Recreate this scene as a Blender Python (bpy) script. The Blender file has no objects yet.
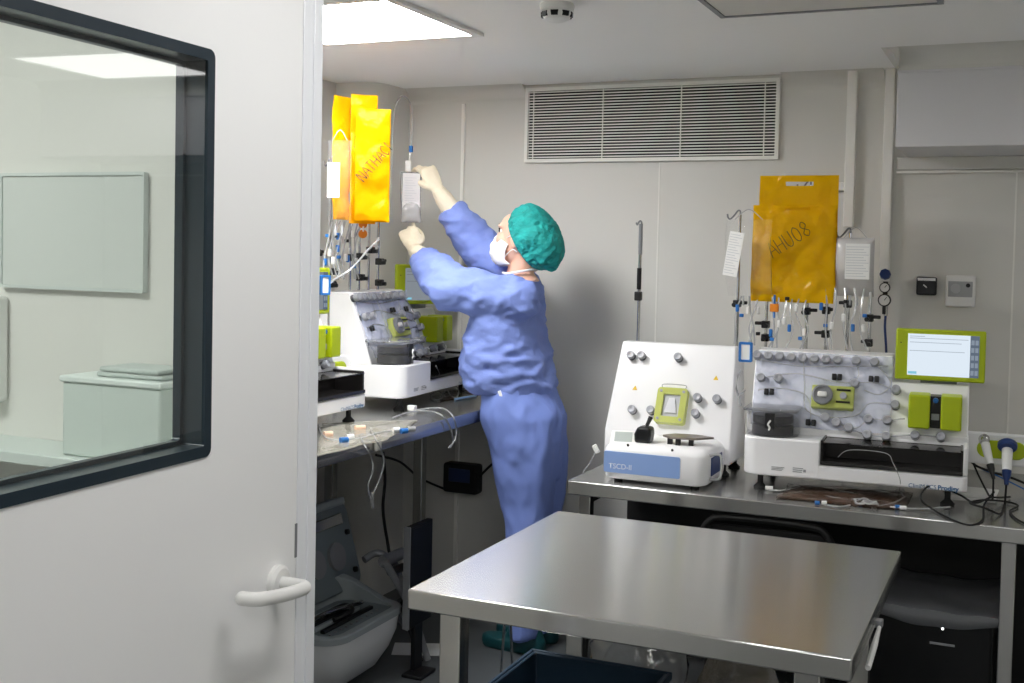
import bpy, bmesh, math, random
from mathutils import Vector, Matrix, noise
random.seed(7)
S = bpy.context.scene
COL = S.collection
R_ = math.radians

# ------------------------------------------------------------------ camera
FPX, PX, PY, EYE = 1162.2, 512.0, 295.5, 1.5
YAW, PITCH, ROLL = R_(24.05), R_(2.15), R_(1.2)
cF = Vector((-math.sin(YAW) * math.cos(PITCH), math.cos(YAW) * math.cos(PITCH), -math.sin(PITCH)))
r0 = Vector((math.cos(YAW), math.sin(YAW), 0)); u0 = r0.cross(cF)
cR = r0 * math.cos(ROLL) + u0 * math.sin(ROLL); cU = cR.cross(cF)
cam = bpy.data.cameras.new('camera'); co = bpy.data.objects.new('camera', cam); COL.objects.link(co)
co.matrix_world = Matrix(((cR.x, cU.x, -cF.x, 0), (cR.y, cU.y, -cF.y, 0), (cR.z, cU.z, -cF.z, EYE), (0, 0, 0, 1)))
cam.sensor_width = 36; cam.lens = FPX / 1024 * 36; cam.shift_y = -(341.5 - PY) / 1024; cam.clip_start = .02
S.camera = co

def P(x, y, X=None, Y=None, Z=None):
    """room point seen at a photo pixel, on one known plane of the room"""
    d = cF + cR * ((x - PX) / FPX) - cU * ((y - PY) / FPX)
    c = Vector((0, 0, EYE))
    t = (X / d.x) if X is not None else (Y / d.y) if Y is not None else (Z - EYE) / d.z
    return c + d * t

# ------------------------------------------------------------------ light and exposure
w = bpy.data.worlds.new('world'); S.world = w; w.use_nodes = True
w.node_tree.nodes['Background'].inputs[0].default_value = (.8, .9, 1, 1)
w.node_tree.nodes['Background'].inputs[1].default_value = .05
S.view_settings.view_transform = 'Standard'; S.view_settings.look = 'None'
S.view_settings.exposure = 0.0; S.view_settings.gamma = 1; S.view_settings.use_curve_mapping = False
S.cycles.diffuse_bounces = 8; S.cycles.max_bounces = 16; S.cycles.transparent_max_bounces = 24
LIGHT_A, LIGHT_B, LIGHT_C, LIGHT_D = 36.0, 5.0, 17.0, 24.0   # the ceiling panels' strengths, the last an added fill
ZC = 2.2                                                    # ceiling height
YB = 4.5                                                    # back wall
XL = -2.72                                                  # left wall

# ------------------------------------------------------------------ materials
def lin(c):
    c = c / 255
    return c / 12.92 if c <= .04045 else ((c + .055) / 1.055) ** 2.4
def rgb(c): return (lin(c[0]), lin(c[1]), lin(c[2]), 1)
MATS = {}
def mat(name, c, rough=.5, metal=0, spec=.5, bump=0, bscale=40, vary=0, vscale=6, emit=None, trans=0, ior=1.45, coat=0, stretch=None, aniso=0, sss=0):
    if name in MATS: return MATS[name]
    m = bpy.data.materials.new(name); m.use_nodes = True; nt = m.node_tree; b = nt.nodes['Principled BSDF']
    b.inputs['Base Color'].default_value = rgb(c); b.inputs['Roughness'].default_value = rough
    b.inputs['Metallic'].default_value = metal; b.inputs['Specular IOR Level'].default_value = spec
    b.inputs['Transmission Weight'].default_value = trans; b.inputs['IOR'].default_value = ior
    b.inputs['Coat Weight'].default_value = coat; b.inputs['Anisotropic'].default_value = aniso
    if sss:
        b.inputs['Subsurface Weight'].default_value = sss; b.inputs['Subsurface Radius'].default_value = (.01, .005, .003)
    if emit: b.inputs['Emission Color'].default_value = rgb(c); b.inputs['Emission Strength'].default_value = emit
    if bump or vary:
        tc = nt.nodes.new('ShaderNodeTexCoord'); mp = nt.nodes.new('ShaderNodeMapping')
        nt.links.new(tc.outputs['Object'], mp.inputs['Vector'])
        if stretch: mp.inputs['Scale'].default_value = stretch
        if bump:
            n = nt.nodes.new('ShaderNodeTexNoise'); n.inputs['Scale'].default_value = bscale; n.inputs['Detail'].default_value = 4
            nt.links.new(mp.outputs[0], n.inputs['Vector'])
            bp = nt.nodes.new('ShaderNodeBump'); bp.inputs['Strength'].default_value = bump; bp.inputs['Distance'].default_value = .01
            nt.links.new(n.outputs['Fac'], bp.inputs['Height']); nt.links.new(bp.outputs[0], b.inputs['Normal'])
        if vary:
            n = nt.nodes.new('ShaderNodeTexNoise'); n.inputs['Scale'].default_value = vscale; n.inputs['Detail'].default_value = 5
            nt.links.new(mp.outputs[0], n.inputs['Vector'])
            mx = nt.nodes.new('ShaderNodeMix'); mx.data_type = 'RGBA'
            k = rgb(c)
            mx.inputs['A'].default_value = tuple(v * (1 - vary) for v in k[:3]) + (1,)
            mx.inputs['B'].default_value = tuple(min(1, v * (1 + vary)) for v in k[:3]) + (1,)
            nt.links.new(n.outputs['Fac'], mx.inputs['Factor']); nt.links.new(mx.outputs['Result'], b.inputs['Base Color'])
    MATS[name] = m; return m

def steel_scratch(m, an=.9):
    """brushed grain along x: highlights stretch across the grain"""
    nt = m.node_tree; b = nt.nodes['Principled BSDF']; b.inputs['Anisotropic'].default_value = an
    t = nt.nodes.new('ShaderNodeTangent'); t.direction_type = 'RADIAL'; t.axis = 'X'
    nt.links.new(t.outputs[0], b.inputs['Tangent'])

def clear(name, c, opac=.25, rough=.15, gloss=.35, translucent=False, bump=0):
    """thin clear or tinted plastic film: part see-through, part body colour, part gloss"""
    if name in MATS: return MATS[name]
    m = bpy.data.materials.new(name); m.use_nodes = True; nt = m.node_tree; nt.nodes.clear()
    o = nt.nodes.new('ShaderNodeOutputMaterial'); t = nt.nodes.new('ShaderNodeBsdfTransparent'); d = nt.nodes.new('ShaderNodeBsdfDiffuse')
    tl = nt.nodes.new('ShaderNodeBsdfTranslucent'); ad = nt.nodes.new('ShaderNodeMixShader'); ad.inputs[0].default_value = .45 if translucent else .25
    g = nt.nodes.new('ShaderNodeBsdfGlossy'); m1 = nt.nodes.new('ShaderNodeMixShader'); m2 = nt.nodes.new('ShaderNodeMixShader')
    k = rgb(c); d.inputs[0].default_value = k; tl.inputs[0].default_value = k; g.inputs['Roughness'].default_value = rough
    t.inputs[0].default_value = (1, 1, 1, 1) if not translucent else tuple(.5 + .5 * v for v in k[:3]) + (1,)
    lw = nt.nodes.new('ShaderNodeLayerWeight'); lw.inputs[0].default_value = gloss
    nt.links.new(d.outputs[0], ad.inputs[1]); nt.links.new(tl.outputs[0], ad.inputs[2])
    m1.inputs[0].default_value = opac
    nt.links.new(t.outputs[0], m1.inputs[1]); nt.links.new(ad.outputs[0], m1.inputs[2])
    nt.links.new(lw.outputs['Fresnel'], m2.inputs[0]); nt.links.new(m1.outputs[0], m2.inputs[1]); nt.links.new(g.outputs[0], m2.inputs[2])
    if bump:
        n = nt.nodes.new('ShaderNodeTexNoise'); n.inputs['Scale'].default_value = 22; n.inputs['Detail'].default_value = 3
        tc = nt.nodes.new('ShaderNodeTexCoord'); nt.links.new(tc.outputs['Object'], n.inputs['Vector'])
        bp = nt.nodes.new('ShaderNodeBump'); bp.inputs['Strength'].default_value = bump; bp.inputs['Distance'].default_value = .02
        nt.links.new(n.outputs['Fac'], bp.inputs['Height'])
        nt.links.new(bp.outputs[0], g.inputs['Normal']); nt.links.new(bp.outputs[0], d.inputs['Normal'])
    nt.links.new(m2.outputs[0], o.inputs['Surface']); MATS[name] = m; return m

M_wall = mat('wall_paint', (214, 213, 208), .55, vary=.02, vscale=2)
M_wall_cool = mat('wall_paint_soffit', (214, 213, 216), .55, vary=.02, vscale=2)
M_seam = mat('seam_strip', (238, 237, 232), .5)
M_ceil = mat('ceiling_paint', (248, 248, 247), .7)
M_floor = mat('floor_vinyl', (84, 88, 91), .4, vary=.08, vscale=8)
M_door = mat('door_laminate', (243, 243, 243), .42, vary=.01)
M_jamb = mat('jamb_paint', (238, 240, 244), .35)
M_black = mat('black_plastic', (20, 21, 23), .4)
M_rubber = mat('black_rubber', (14, 14, 15), .65)
M_border = mat('black_glazing_border', (30, 44, 54), .3)
M_white = mat('white_enamel', (238, 238, 240), .32, coat=.15)
M_white2 = mat('white_plastic', (232, 232, 230), .4)
M_steel = mat('brushed_steel', (192, 192, 189), .225, .97, vary=.05, vscale=5, stretch=(.6, 40, 40))
steel_scratch(M_steel)
M_steel2 = mat('bench_steel', (186, 186, 184), .23, .97, vary=.05, vscale=5, stretch=(.6, 40, 40))
steel_scratch(M_steel2)
M_chrome = mat('polished_steel', (190, 190, 190), .2, 1)
M_grey = mat('grey_plastic', (128, 130, 134), .4)
M_knob = mat('knob_grey', (158, 160, 167), .3)
M_knob_shade = mat('knob_shade', (84, 86, 92), .4)
M_lime = mat('lime_plastic', (172, 190, 8), .38)
M_limec = clear('clear_lime_plastic', (226, 234, 130), .72, .1, .25)
M_dark = mat('dark_tray', (38, 36, 36), .25)
M_blue = mat('blue_plastic', (40, 110, 185), .4)
M_dblue = mat('dark_blue_plastic', (24, 52, 110), .4)
M_pale = mat('pale_blue_label', (142, 172, 226), .4)
M_ink = mat('blue_ink', (30, 96, 148), .5)
M_inkw = mat('white_ink', (225, 232, 245), .5)
M_pen = mat('pen_ink', (26, 22, 16), .6)
M_paper = mat('paper_white', (238, 238, 236), .7)
M_print = mat('print_grey', (150, 152, 156), .7)
M_yel = clear('yellow_bag_film', (252, 204, 10), .93, .1, .2, True, .55)
M_film = clear('clear_film', (246, 248, 250), .04, .06, .06, False, .6)
M_filmw = clear('clear_film_thick', (226, 229, 234), .34, .12, .35, False, .5)
M_tube = clear('clear_tube', (232, 234, 236), .5, .12, .4)
M_fluid = clear('milky_film', (242, 240, 240), .62, .2, .3, False, .4)
M_brown = clear('brown_film', (120, 92, 74), .6, .12, .4, False, .6)
M_gown = mat('gown_fabric', (126, 146, 214), .75, bump=.35, bscale=26, vary=.05, vscale=5)
M_trous = mat('trouser_fabric', (120, 142, 212), .75, bump=.3, bscale=20, vary=.05, vscale=5, stretch=(1, 1, .35))
M_cap = mat('cap_fabric', (26, 150, 146), .75, bump=.7, bscale=60, vary=.5, vscale=26, stretch=(1, 1, 1.6))
M_skin = mat('skin', (226, 180, 158), .5, sss=.1)
M_mask = mat('mask_fabric', (240, 240, 240), .8, bump=.15, bscale=30)
M_glove = mat('latex_glove', (238, 228, 204), .5, bump=.2, bscale=40)
M_orange = mat('orange_plastic', (226, 132, 22), .4)
M_glass = None

# ------------------------------------------------------------------ mesh builder
class MB:
    def __init__(s, xf=None): s.v = []; s.f = []; s.m = []; s.xf = xf or Matrix()
    def add(s, vs, fs, mi=0, xf=None):
        k = len(s.v); t = s.xf @ xf if xf is not None else s.xf
        s.v += [t @ Vector(p) for p in vs]; s.f += [tuple(i + k for i in f) for f in fs]; s.m += [mi] * len(fs); return s
    def box(s, lo, hi, mi=0, xf=None):
        a, b = lo, hi
        vs = [(x, y, z) for x in (a[0], b[0]) for y in (a[1], b[1]) for z in (a[2], b[2])]
        return s.add(vs, [(0, 1, 3, 2), (4, 6, 7, 5), (0, 4, 5, 1), (2, 3, 7, 6), (0, 2, 6, 4), (1, 5, 7, 3)], mi, xf)
    def cbox(s, c, d, mi=0, xf=None):
        return s.box([c[i] - d[i] / 2 for i in range(3)], [c[i] + d[i] / 2 for i in range(3)], mi, xf)
    def rings(s, rings, mi=0, cap=True, closed=True):
        n = len(rings[0]); vs = [p for r in rings for p in r]; fs = []
        for i in range(len(rings) - 1):
            for j in range(n if closed else n - 1):
                k = (j + 1) % n; fs.append((i * n + j, i * n + k, (i + 1) * n + k, (i + 1) * n + j))
        if cap and closed: fs += [tuple(range(n - 1, -1, -1)), tuple((len(rings) - 1) * n + j for j in range(n))]
        return s.add(vs, fs, mi)
    def tube(s, pts, r, seg=8, mi=0, flat=1, cap=True):
        pts = [Vector(p) for p in pts]; rr = r if isinstance(r, (list, tuple)) else [r] * len(pts)
        t = (pts[1] - pts[0]).normalized(); a = t.orthogonal().normalized(); rings = []
        for i, p in enumerate(pts):
            t = ((pts[min(i + 1, len(pts) - 1)] - p).normalized() + (p - pts[max(i - 1, 0)]).normalized())
            t = t.normalized() if t.length > 1e-6 else a.orthogonal()
            a = (a - t * a.dot(t)).normalized(); b = t.cross(a)
            rings.append([p + (a * math.cos(q) + b * math.sin(q) * flat) * rr[i] for q in [2 * math.pi * k / seg for k in range(seg)]])
        return s.rings(rings, mi, cap)
    def cyl(s, p, q, r, r2=None, seg=16, mi=0): return s.tube([p, q], [r, r if r2 is None else r2], seg, mi)
    def lathe(s, prof, o=(0, 0, 0), ax=(0, 0, 1), seg=20, mi=0, sc=(1, 1), ref=None):
        ax = Vector(ax).normalized(); a = Vector(ref) if ref else ax.orthogonal(); a = (a - ax * a.dot(ax)).normalized(); b = ax.cross(a); o = Vector(o)
        return s.rings([[o + ax * h + (a * math.cos(q) * sc[0] + b * math.sin(q) * sc[1]) * max(r, 1e-5) for q in [2 * math.pi * k / seg for k in range(seg)]] for r, h in prof], mi)
    def ell(s, c, r, rot=None, u=18, v=12, mi=0):
        rings = []; c = Vector(c); rot = rot or Matrix()
        for i in range(v + 1):
            t = math.pi * (i + .001 * (i == 0) - .001 * (i == v)) / v
            rings.append([c + rot @ Vector((r[0] * math.sin(t) * math.cos(2 * math.pi * k / u), r[1] * math.sin(t) * math.sin(2 * math.pi * k / u), -r[2] * math.cos(t))) for k in range(u)])
        return s.rings(rings, mi)
    def prism(s, poly, lo, hi, axis='y', mi=0):
        """polygon (a,b) in the plane across axis, extruded lo..hi along it"""
        f = {'y': lambda a, b, t: (a, t, b), 'x': lambda a, b, t: (t, a, b), 'z': lambda a, b, t: (a, b, t)}[axis]
        return s.rings([[f(a, b, lo) for a, b in poly], [f(a, b, hi) for a, b in poly]], mi)
    def build(s, name, m, parent=None, bevel=0, seg=2, smooth=True, angle=35, solid=0):
        me = bpy.data.meshes.new(name); me.from_pydata([tuple(p) for p in s.v], [], s.f)
        for x in (m if isinstance(m, (list, tuple)) else [m]): me.materials.append(x)
        for p, i in zip(me.polygons, s.m): p.material_index = i
        bm = bmesh.new(); bm.from_mesh(me); bmesh.ops.recalc_face_normals(bm, faces=bm.faces); bm.to_mesh(me); bm.free()
        if smooth:
            for p in me.polygons: p.use_smooth = True
            me.set_sharp_from_angle(angle=R_(angle))
        o = bpy.data.objects.new(name, me); COL.objects.link(o)
        if parent is not None: o.parent = parent
        if solid:
            d = o.modifiers.new('solid', 'SOLIDIFY'); d.thickness = solid; d.offset = 0
        if bevel:
            d = o.modifiers.new('bevel', 'BEVEL'); d.width = bevel; d.segments = seg; d.limit_method = 'ANGLE'; d.angle_limit = R_(40); d.harden_normals = False
        return o

def tag(o, label, cat, group=None):
    o['label'] = label; o['category'] = cat
    if group: o['group'] = group
    return o
def struct(o):
    o['kind'] = 'structure'; return o
def thing(name, loc, label, cat, rot=0, group=None):
    o = bpy.data.objects.new(name, None); COL.objects.link(o); o.location = loc; o.rotation_euler = (0, 0, rot); o.empty_display_size = .05
    return tag(o, label, cat, group)
def inv(root):
    """world -> the thing's own coordinates"""
    return (Matrix.Translation(root.location) @ Matrix.Rotation(root.rotation_euler[2], 4, 'Z')).inverted()
def lab(o, t): o['label'] = t; return o
def dup(root, loc, rot=None, label=None):
    c = root.copy(); COL.objects.link(c); c.location = loc
    if rot is not None: c.rotation_euler = (0, 0, rot)
    if label: c['label'] = label
    m = {root: c}
    for ch in list(root.children):
        d = ch.copy(); COL.objects.link(d); d.parent = c; m[ch] = d
        for g in list(ch.children):
            e = g.copy(); COL.objects.link(e); e.parent = d; m[g] = e
    return c, m

def spline(pts, n=8):
    pts = [Vector(p) for p in pts]; out = []
    for i in range(len(pts) - 1):
        a, b, c, d = pts[max(i - 1, 0)], pts[i], pts[i + 1], pts[min(i + 2, len(pts) - 1)]
        for k in range(n):
            t = k / n
            out.append(.5 * ((2 * b) + (c - a) * t + (2 * a - 5 * b + 4 * c - d) * t * t + (3 * b - a - 3 * c + d) * t ** 3))
    out.append(pts[-1]); return out

def text(name, body, width, xf, m, parent=None, depth=.0008, bold=0):
    cu = bpy.data.curves.new(name, 'FONT'); cu.body = body; cu.extrude = 0; cu.align_x = 'LEFT'; cu.offset = bold
    t = bpy.data.objects.new(name, cu); COL.objects.link(t)
    bpy.context.view_layer.update()
    me = bpy.data.meshes.new_from_object(t.evaluated_get(bpy.context.evaluated_depsgraph_get()))
    bpy.data.objects.remove(t); bpy.data.curves.remove(cu)
    xs = [v.co.x for v in me.vertices]; x0, x1 = min(xs), max(xs); k = width / (x1 - x0)
    for v in me.vertices: v.co = xf @ Vector(((v.co.x - x0) * k, v.co.y * k, 0))
    me.materials.clear(); me.materials.append(m)
    me.name = name; o = bpy.data.objects.new(name, me); COL.objects.link(o)
    if parent is not None: o.parent = parent
    return o
def face_xf(o, x, y):
    """frame with text running along x, up along y, at o"""
    x = Vector(x).normalized(); y = Vector(y); y = (y - x * y.dot(x)).normalized(); z = x.cross(y)
    return Matrix(((x.x, y.x, z.x, o[0]), (x.y, y.y, z.y, o[1]), (x.z, y.z, z.z, o[2]), (0, 0, 0, 1)))

# ================================================================== the room
XR, YF = 1.7, -1.3
struct(MB().box((XL - .1, YF - .1, -.08), (XR + .1, YB + .1, 0)).build('floor', M_floor, smooth=False))
struct(MB().box((XL - .1, YF - .1, ZC), (XR + .1, YB + .1, ZC + .08)).build('ceiling', M_ceil, smooth=False))
struct(MB().box((XL - .1, YB, 0), (XR + .1, YB + .1, ZC)).build('wall_back', M_wall, smooth=False))
struct(MB().box((XL - .1, YF - .1, 0), (XL, YB, ZC)).build('wall_left', M_wall, smooth=False))
struct(MB().box((XR, YF - .1, 0), (XR + .1, YB, ZC)).build('wall_right', M_wall, smooth=False))
struct(MB().box((XL, YF - .1, 0), (XR, YF, ZC)).build('wall_front', M_wall, smooth=False))

# boxed-in pillar with a rounded arris in the back left corner
pil = MB(); r = .1; x1, y1 = -2.52, 4.22
poly = [(XL, YB), (XL, y1)] + [(x1 - r + r * math.sin(a), y1 + r - r * math.cos(a)) for a in [R_(9 * k) for k in range(11)]] + [(x1, YB)]
struct(pil.prism(poly, 0, ZC, 'z').build('pillar_corner', M_wall))

# concave cornice along the back wall and down-hung soffit with its own cornice
def cornice(name, p, q, out, rad=.055):
    p, q, out = Vector(p), Vector(q), Vector(out); b = MB()
    prof = [(-.006, 0), (rad, 0)] + [(rad - rad * math.sin(a), -rad + rad * math.cos(a)) for a in [R_(10 * k) for k in range(10)]] + [(.0015, -rad - .003), (.0015, -rad - .012), (-.006, -rad - .012)]
    ring = lambda o: [o + out * a + Vector((0, 0, b_)) for a, b_ in prof]
    return struct(b.rings([ring(p), ring(q)]).build(name, M_wall))
cornice('trim_1', (x1, YB, ZC), (-1.965, YB, ZC), (0, -1, 0))
cornice('trim_2', (-.893, YB, ZC), (-.52, YB, ZC), (0, -1, 0))
XS = -.43
struct(MB().box((XS, 4.08, 1.876), (XR, YB, ZC)).build('soffit', M_wall_cool, bevel=.004))
cornice('trim_3', (XS - .0, 4.08, ZC), (XR, 4.08, ZC), (0, -1, 0), .06)
cornice('trim_14', (XS, YB, ZC), (XS, 4.025, ZC), (-1, 0, 0), .05)
struct(MB().box((XS, 4.072, ZC - .078), (XR, 4.081, ZC - .070)).build('trim_15', M_wall_cool, bevel=.002))
struct(MB().box((-.465, YB - .022, 1.83), (XR, YB, 1.876)).build('trim_4', M_wall, bevel=.003))
struct(MB().box((-.465, YB - .024, 1.818), (XR, YB, 1.826)).build('trim_5', M_seam, smooth=False))
# panel joints of the back wall
sb = 5
for i, (x, z0, z1) in enumerate([(-1.373, 0, 1.87), (-.059, 0, 1.818), (-2.25, 0, 2.13)]):
    wd = .014 if i == 2 else .006
    struct(MB().box((x - wd / 2, YB - (.014 if i == 2 else .002), z0), (x + wd / 2, YB, z1)).build('trim_%d' % (sb + 1 + i), M_seam, smooth=False))
# vertical service ducts
struct(MB().box((-.648, YB - .035, 1.62), (-.612, YB, ZC)).build('trim_9', M_seam, bevel=.003))
struct(MB().box((-.513, YB - .04, 1.42), (-.478, YB, ZC)).build('trim_10', M_seam, bevel=.003))
struct(MB().box((-.70, YB - .03, 1.755), (-.648, YB, 1.785)).build('trim_11', M_seam, bevel=.003))

# partition with the door frame, the door leaf stands in it
DU = Vector((-.0384, .9993, 0)); DN = Vector((.9993, .0384, 0)); DO = Vector((-1.06, 1.327, 0))
DX = Matrix(((DU.x, DN.x, 0, DO.x), (DU.y, DN.y, 0, DO.y), (0, 0, 1, 0), (0, 0, 0, 1)))   # local: x along leaf, y out of the face, z up
struct(MB().box((XL, 1.585, 0), (-1.15, 1.655, ZC)).build('wall_partition', M_wall, smooth=False))
struct(MB(DX).box((.2355, -.09, 0), (.288, .001, ZC)).box((.262, .001, 0), (.288, .004, ZC)).build('trim_12', M_jamb, bevel=.004))
struct(MB(DX).box((-1.35, -.09, 2.06), (.2355, .001, ZC)).box((-1.45, -.09, 0), (-1.352, .001, ZC)).build('trim_13', M_jamb, bevel=.004))
struct(MB(DX).box((-2.7, -.08, 0), (-1.45, -.0, ZC)).build('wall_passage', M_wall, smooth=False))
# leaf with a window opening (built as a ring of four boxes merged into one body)
W0, W1, Z0, Z1 = -.98, -.002, 1.205, 1.770
def frame_ring(b, x0, x1, z0, z1, t, y0, y1, rad=.012, k=5):
    """rounded rectangular ring"""
    def rr(x0, x1, z0, z1, r):
        out = []
        for cx, cz, a0 in ((x1 - r, z1 - r, 0), (x0 + r, z1 - r, 90), (x0 + r, z0 + r, 180), (x1 - r, z0 + r, 270)):
            out += [(cx + r * math.cos(R_(a0 + 90 * i / k)), cz + r * math.sin(R_(a0 + 90 * i / k))) for i in range(k + 1)]
        return out
    A, B = rr(x0, x1, z0, z1, rad), rr(x0 + t, x1 - t, z0 + t, z1 - t, max(rad - t, .003))
    n = len(A); vs = []; fs = []
    for ring, y in ((A, y0), (A, y1), (B, y1), (B, y0)): vs += [(x, y, z) for x, z in ring]
    for q in range(4):
        for i in range(n): fs.append((q * n + i, q * n + (i + 1) % n, ((q + 1) % 4) * n + (i + 1) % n, ((q + 1) % 4) * n + i))
    return b.add(vs, fs)
door = struct(MB(DX).box((-1.345, -.05, .01), (W0, 0, 2.055)).box((W1, -.05, .01), (.233, 0, 2.055)).box((W0, -.05, .01), (W1, 0, Z0)).box((W0, -.05, Z1), (W1, 0, 2.055))
              .build('door_1', M_door, smooth=False))
wf = MB(DX); frame_ring(wf, W0 - .004, W1 + .004, Z0 - .004, Z1 + .004, .016, -.052, .003)
wfo = wf.build('window_frame', M_border, door); lab(wfo, 'black rounded window frame')
rv = MB(DX); frame_ring(rv, W0 + .012, W1 - .012, Z0 + .012, Z1 - .012, .006, -.046, -.034)
rv.build('glazing_bead', M_border, door)
g = bpy.data.materials.new('window_glass'); g.use_nodes = True; nt = g.node_tree; nt.nodes.clear()
o_ = nt.nodes.new('ShaderNodeOutputMaterial'); t_ = nt.nodes.new('ShaderNodeBsdfTransparent'); t_.inputs[0].default_value = (.86, .93, .89, 1)
g_ = nt.nodes.new('ShaderNodeBsdfGlossy'); g_.inputs['Roughness'].default_value = .02; x_ = nt.nodes.new('ShaderNodeMixShader'); f_ = nt.nodes.new('ShaderNodeFresnel'); f_.inputs[0].default_value = 2.0
nt.links.new(f_.outputs[0], x_.inputs[0]); nt.links.new(t_.outputs[0], x_.inputs[1]); nt.links.new(g_.outputs[0], x_.inputs[2]); nt.links.new(x_.outputs[0], o_.inputs[0])
M_glass = g
MB(DX).add([(W0 + .01, .0005, Z0 + .01), (W1 - .01, .0005, Z0 + .01), (W1 - .01, .0005, Z1 - .01), (W0 + .01, .0005, Z1 - .01)], [(0, 1, 2, 3)]).build('glass_pane', g, door, smooth=False)
lock = MB(DX).box((.229, -.035, 1.0), (.2345, .0015, 1.055)).build('latch_plate', M_grey, door)
h = MB(DX)
hx, hz = .177, .974
h.lathe([(.001, -.0), (.027, 0), (.027, .008), (.022, .012), (.001, .012)], (hx, 0, hz), (0, 1, 0), 28)
ho = h.build('handle', M_white2, door); lab(ho, 'white lever handle')
lv = MB(DX).tube(spline([(hx, .005, hz), (hx, .025, hz), (hx, .044, hz), (hx - .005, .055, hz), (hx - .022, .060, hz + .001), (hx - .07, .060, hz + .006), (hx - .118, .058, hz + .013), (hx - .131, .048, hz + .014), (hx - .134, .030, hz + .014)], 5), .0105, 14)
lv.ell((hx - .134, .030, hz + .014), (.0105, .0105, .0105), u=12, v=8)
lv.build('lever', M_white2, ho)

# what stands in the small room behind the door glass
t = thing('wall_board', (-1.575, 1.61, 1.42), 'pale grey notice board on the wall seen through the door window', 'board')
b = MB(inv(t)); b.box((-1.735, 1.575, 1.42), (-1.405, 1.584, 1.62)); b.build('panel', mat('board_grey', (202, 206, 202), .4), t, bevel=.002)
b = MB(inv(t)); frame_ring(b, -1.74, -1.40, 1.415, 1.625, .006, 1.572, 1.584, .004); b.build('frame', mat('board_frame', (198, 204, 201), .4), t)
t = thing('storage_box', (-1.44, 1.55, 1.14), 'pale box standing on the shelf seen through the door window', 'box')
b = MB(inv(t)); b.box((-1.49, 1.48, 1.1405), (-1.28, 1.58, 1.265)); b.build('body', mat('box_pale', (198, 208, 202), .5), t, bevel=.004)
b = MB(inv(t)); b.box((-1.494, 1.476, 1.265), (-1.276, 1.582, 1.276)); b.build('lid', mat('box_lid', (214, 222, 218), .5), t, bevel=.003)
t = thing('folded_cloth', (-1.39, 1.55, 1.285), 'grey folded cloth lying on the pale box behind the door window', 'cloth')
b = MB(inv(t))
for k in range(2): b.box((-1.43 + .006 * k, 1.495, 1.2765 + .009 * k), (-1.29 - .008 * k, 1.575, 1.2845 + .009 * k))
b.build('layers', mat('cloth_grey', (184, 192, 188), .8), t, bevel=.003)
t = thing('wall_shelf', (-1.5, 1.56, 1.12), 'pale shelf board fixed to the wall seen through the door window', 'shelf')
b = MB(inv(t)); b.box((-1.9, 1.46, 1.12), (-1.2, 1.5845, 1.14)); b.build('board', mat('shelf_pale', (200, 208, 204), .5), t, bevel=.002)
for x in (-1.8, -1.25):
    b = MB(inv(t)); b.prism([(1.584, 1.12), (1.584, 1.02), (1.57, 1.02), (1.48, 1.11), (1.48, 1.12)], x - .008, x + .008, 'x'); b.build('bracket', M_grey, t)
t = thing('paper_holder', (-1.79, 1.6, 1.3), 'white wall holder at the edge of the view through the door window', 'holder')
b = MB(inv(t)); b.box((-1.87, 1.55, 1.203), (-1.725, 1.584, 1.40)); b.build('body', M_white2, t, bevel=.008)
b = MB(inv(t)); b.box((-1.865, 1.54, 1.34), (-1.73, 1.552, 1.352)); b.build('slot_lip', M_grey, t, bevel=.002)

# ------------------------------------------------------------------ ceiling lights and fittings
def emis(name, c, s):
    m = bpy.data.materials.new(name); m.use_nodes = True; nt = m.node_tree; nt.nodes.clear()
    o = nt.nodes.new('ShaderNodeOutputMaterial'); e = nt.nodes.new('ShaderNodeEmission'); e.inputs[0].default_value = c; e.inputs[1].default_value = s
    nt.links.new(e.outputs[0], o.inputs[0]); return m
def ceiling_light(x0, x1, y0, y1, label, strength, group=None, c=(1, .99, .975, 1)):
    t = thing('ceiling_light', ((x0 + x1) / 2, (y0 + y1) / 2, ZC - .012), label, 'ceiling light', 0, group)
    b = MB(inv(t)); f = .03
    for lo, hi in (((x0, y0), (x1, y0 + f)), ((x0, y1 - f), (x1, y1)), ((x0, y0 + f), (x0 + f, y1 - f)), ((x1 - f, y0 + f), (x1, y1 - f))):
        b.box((lo[0], lo[1], ZC - .012), (hi[0], hi[1], ZC - .0005))
    b.build('frame', M_white2, t, bevel=.002)
    MB(inv(t)).box((x0 + f, y0 + f, ZC - .007), (x1 - f, y1 - f, ZC - .001)).build('diffuser', emis('lamp_glow', c, strength), t, smooth=False)
ceiling_light(-2.24, -1.632, 2.79, 3.395, 'lit square ceiling light above the left bench machines', LIGHT_A)
ceiling_light(.7, 1.3, 3.4, 4.0, 'lit square ceiling light at the right end of the room', LIGHT_B)
ceiling_light(-.62, -.32, 1.1, 1.85, 'lit narrow ceiling light in front of the white door', LIGHT_C)
ceiling_light(-.1, .5, -.9, -.3, 'unseen square ceiling light added behind the camera as front fill', LIGHT_D)  # out of view, added as front fill for the lower door
ceiling_light(-2.1, -1.5, .3, .9, 'unseen square ceiling light added to brighten the small room behind the door', 22.0)  # unseen lamp, added to brighten the view through the door glass
t = thing('ceiling_panel', (-.54, 3.05, ZC), 'unlit square panel set into the ceiling with a dark edge', 'ceiling panel')
b = MB(inv(t)); frame_b = ((-.85, 2.75), (-.24, 3.355))
b.box((-.835, 2.765, ZC - .006), (-.255, 3.34, ZC - .0005)); b.build('panel', mat('panel_grey', (216, 214, 208), .6), t, bevel=.002)
b = MB(inv(t))
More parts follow.
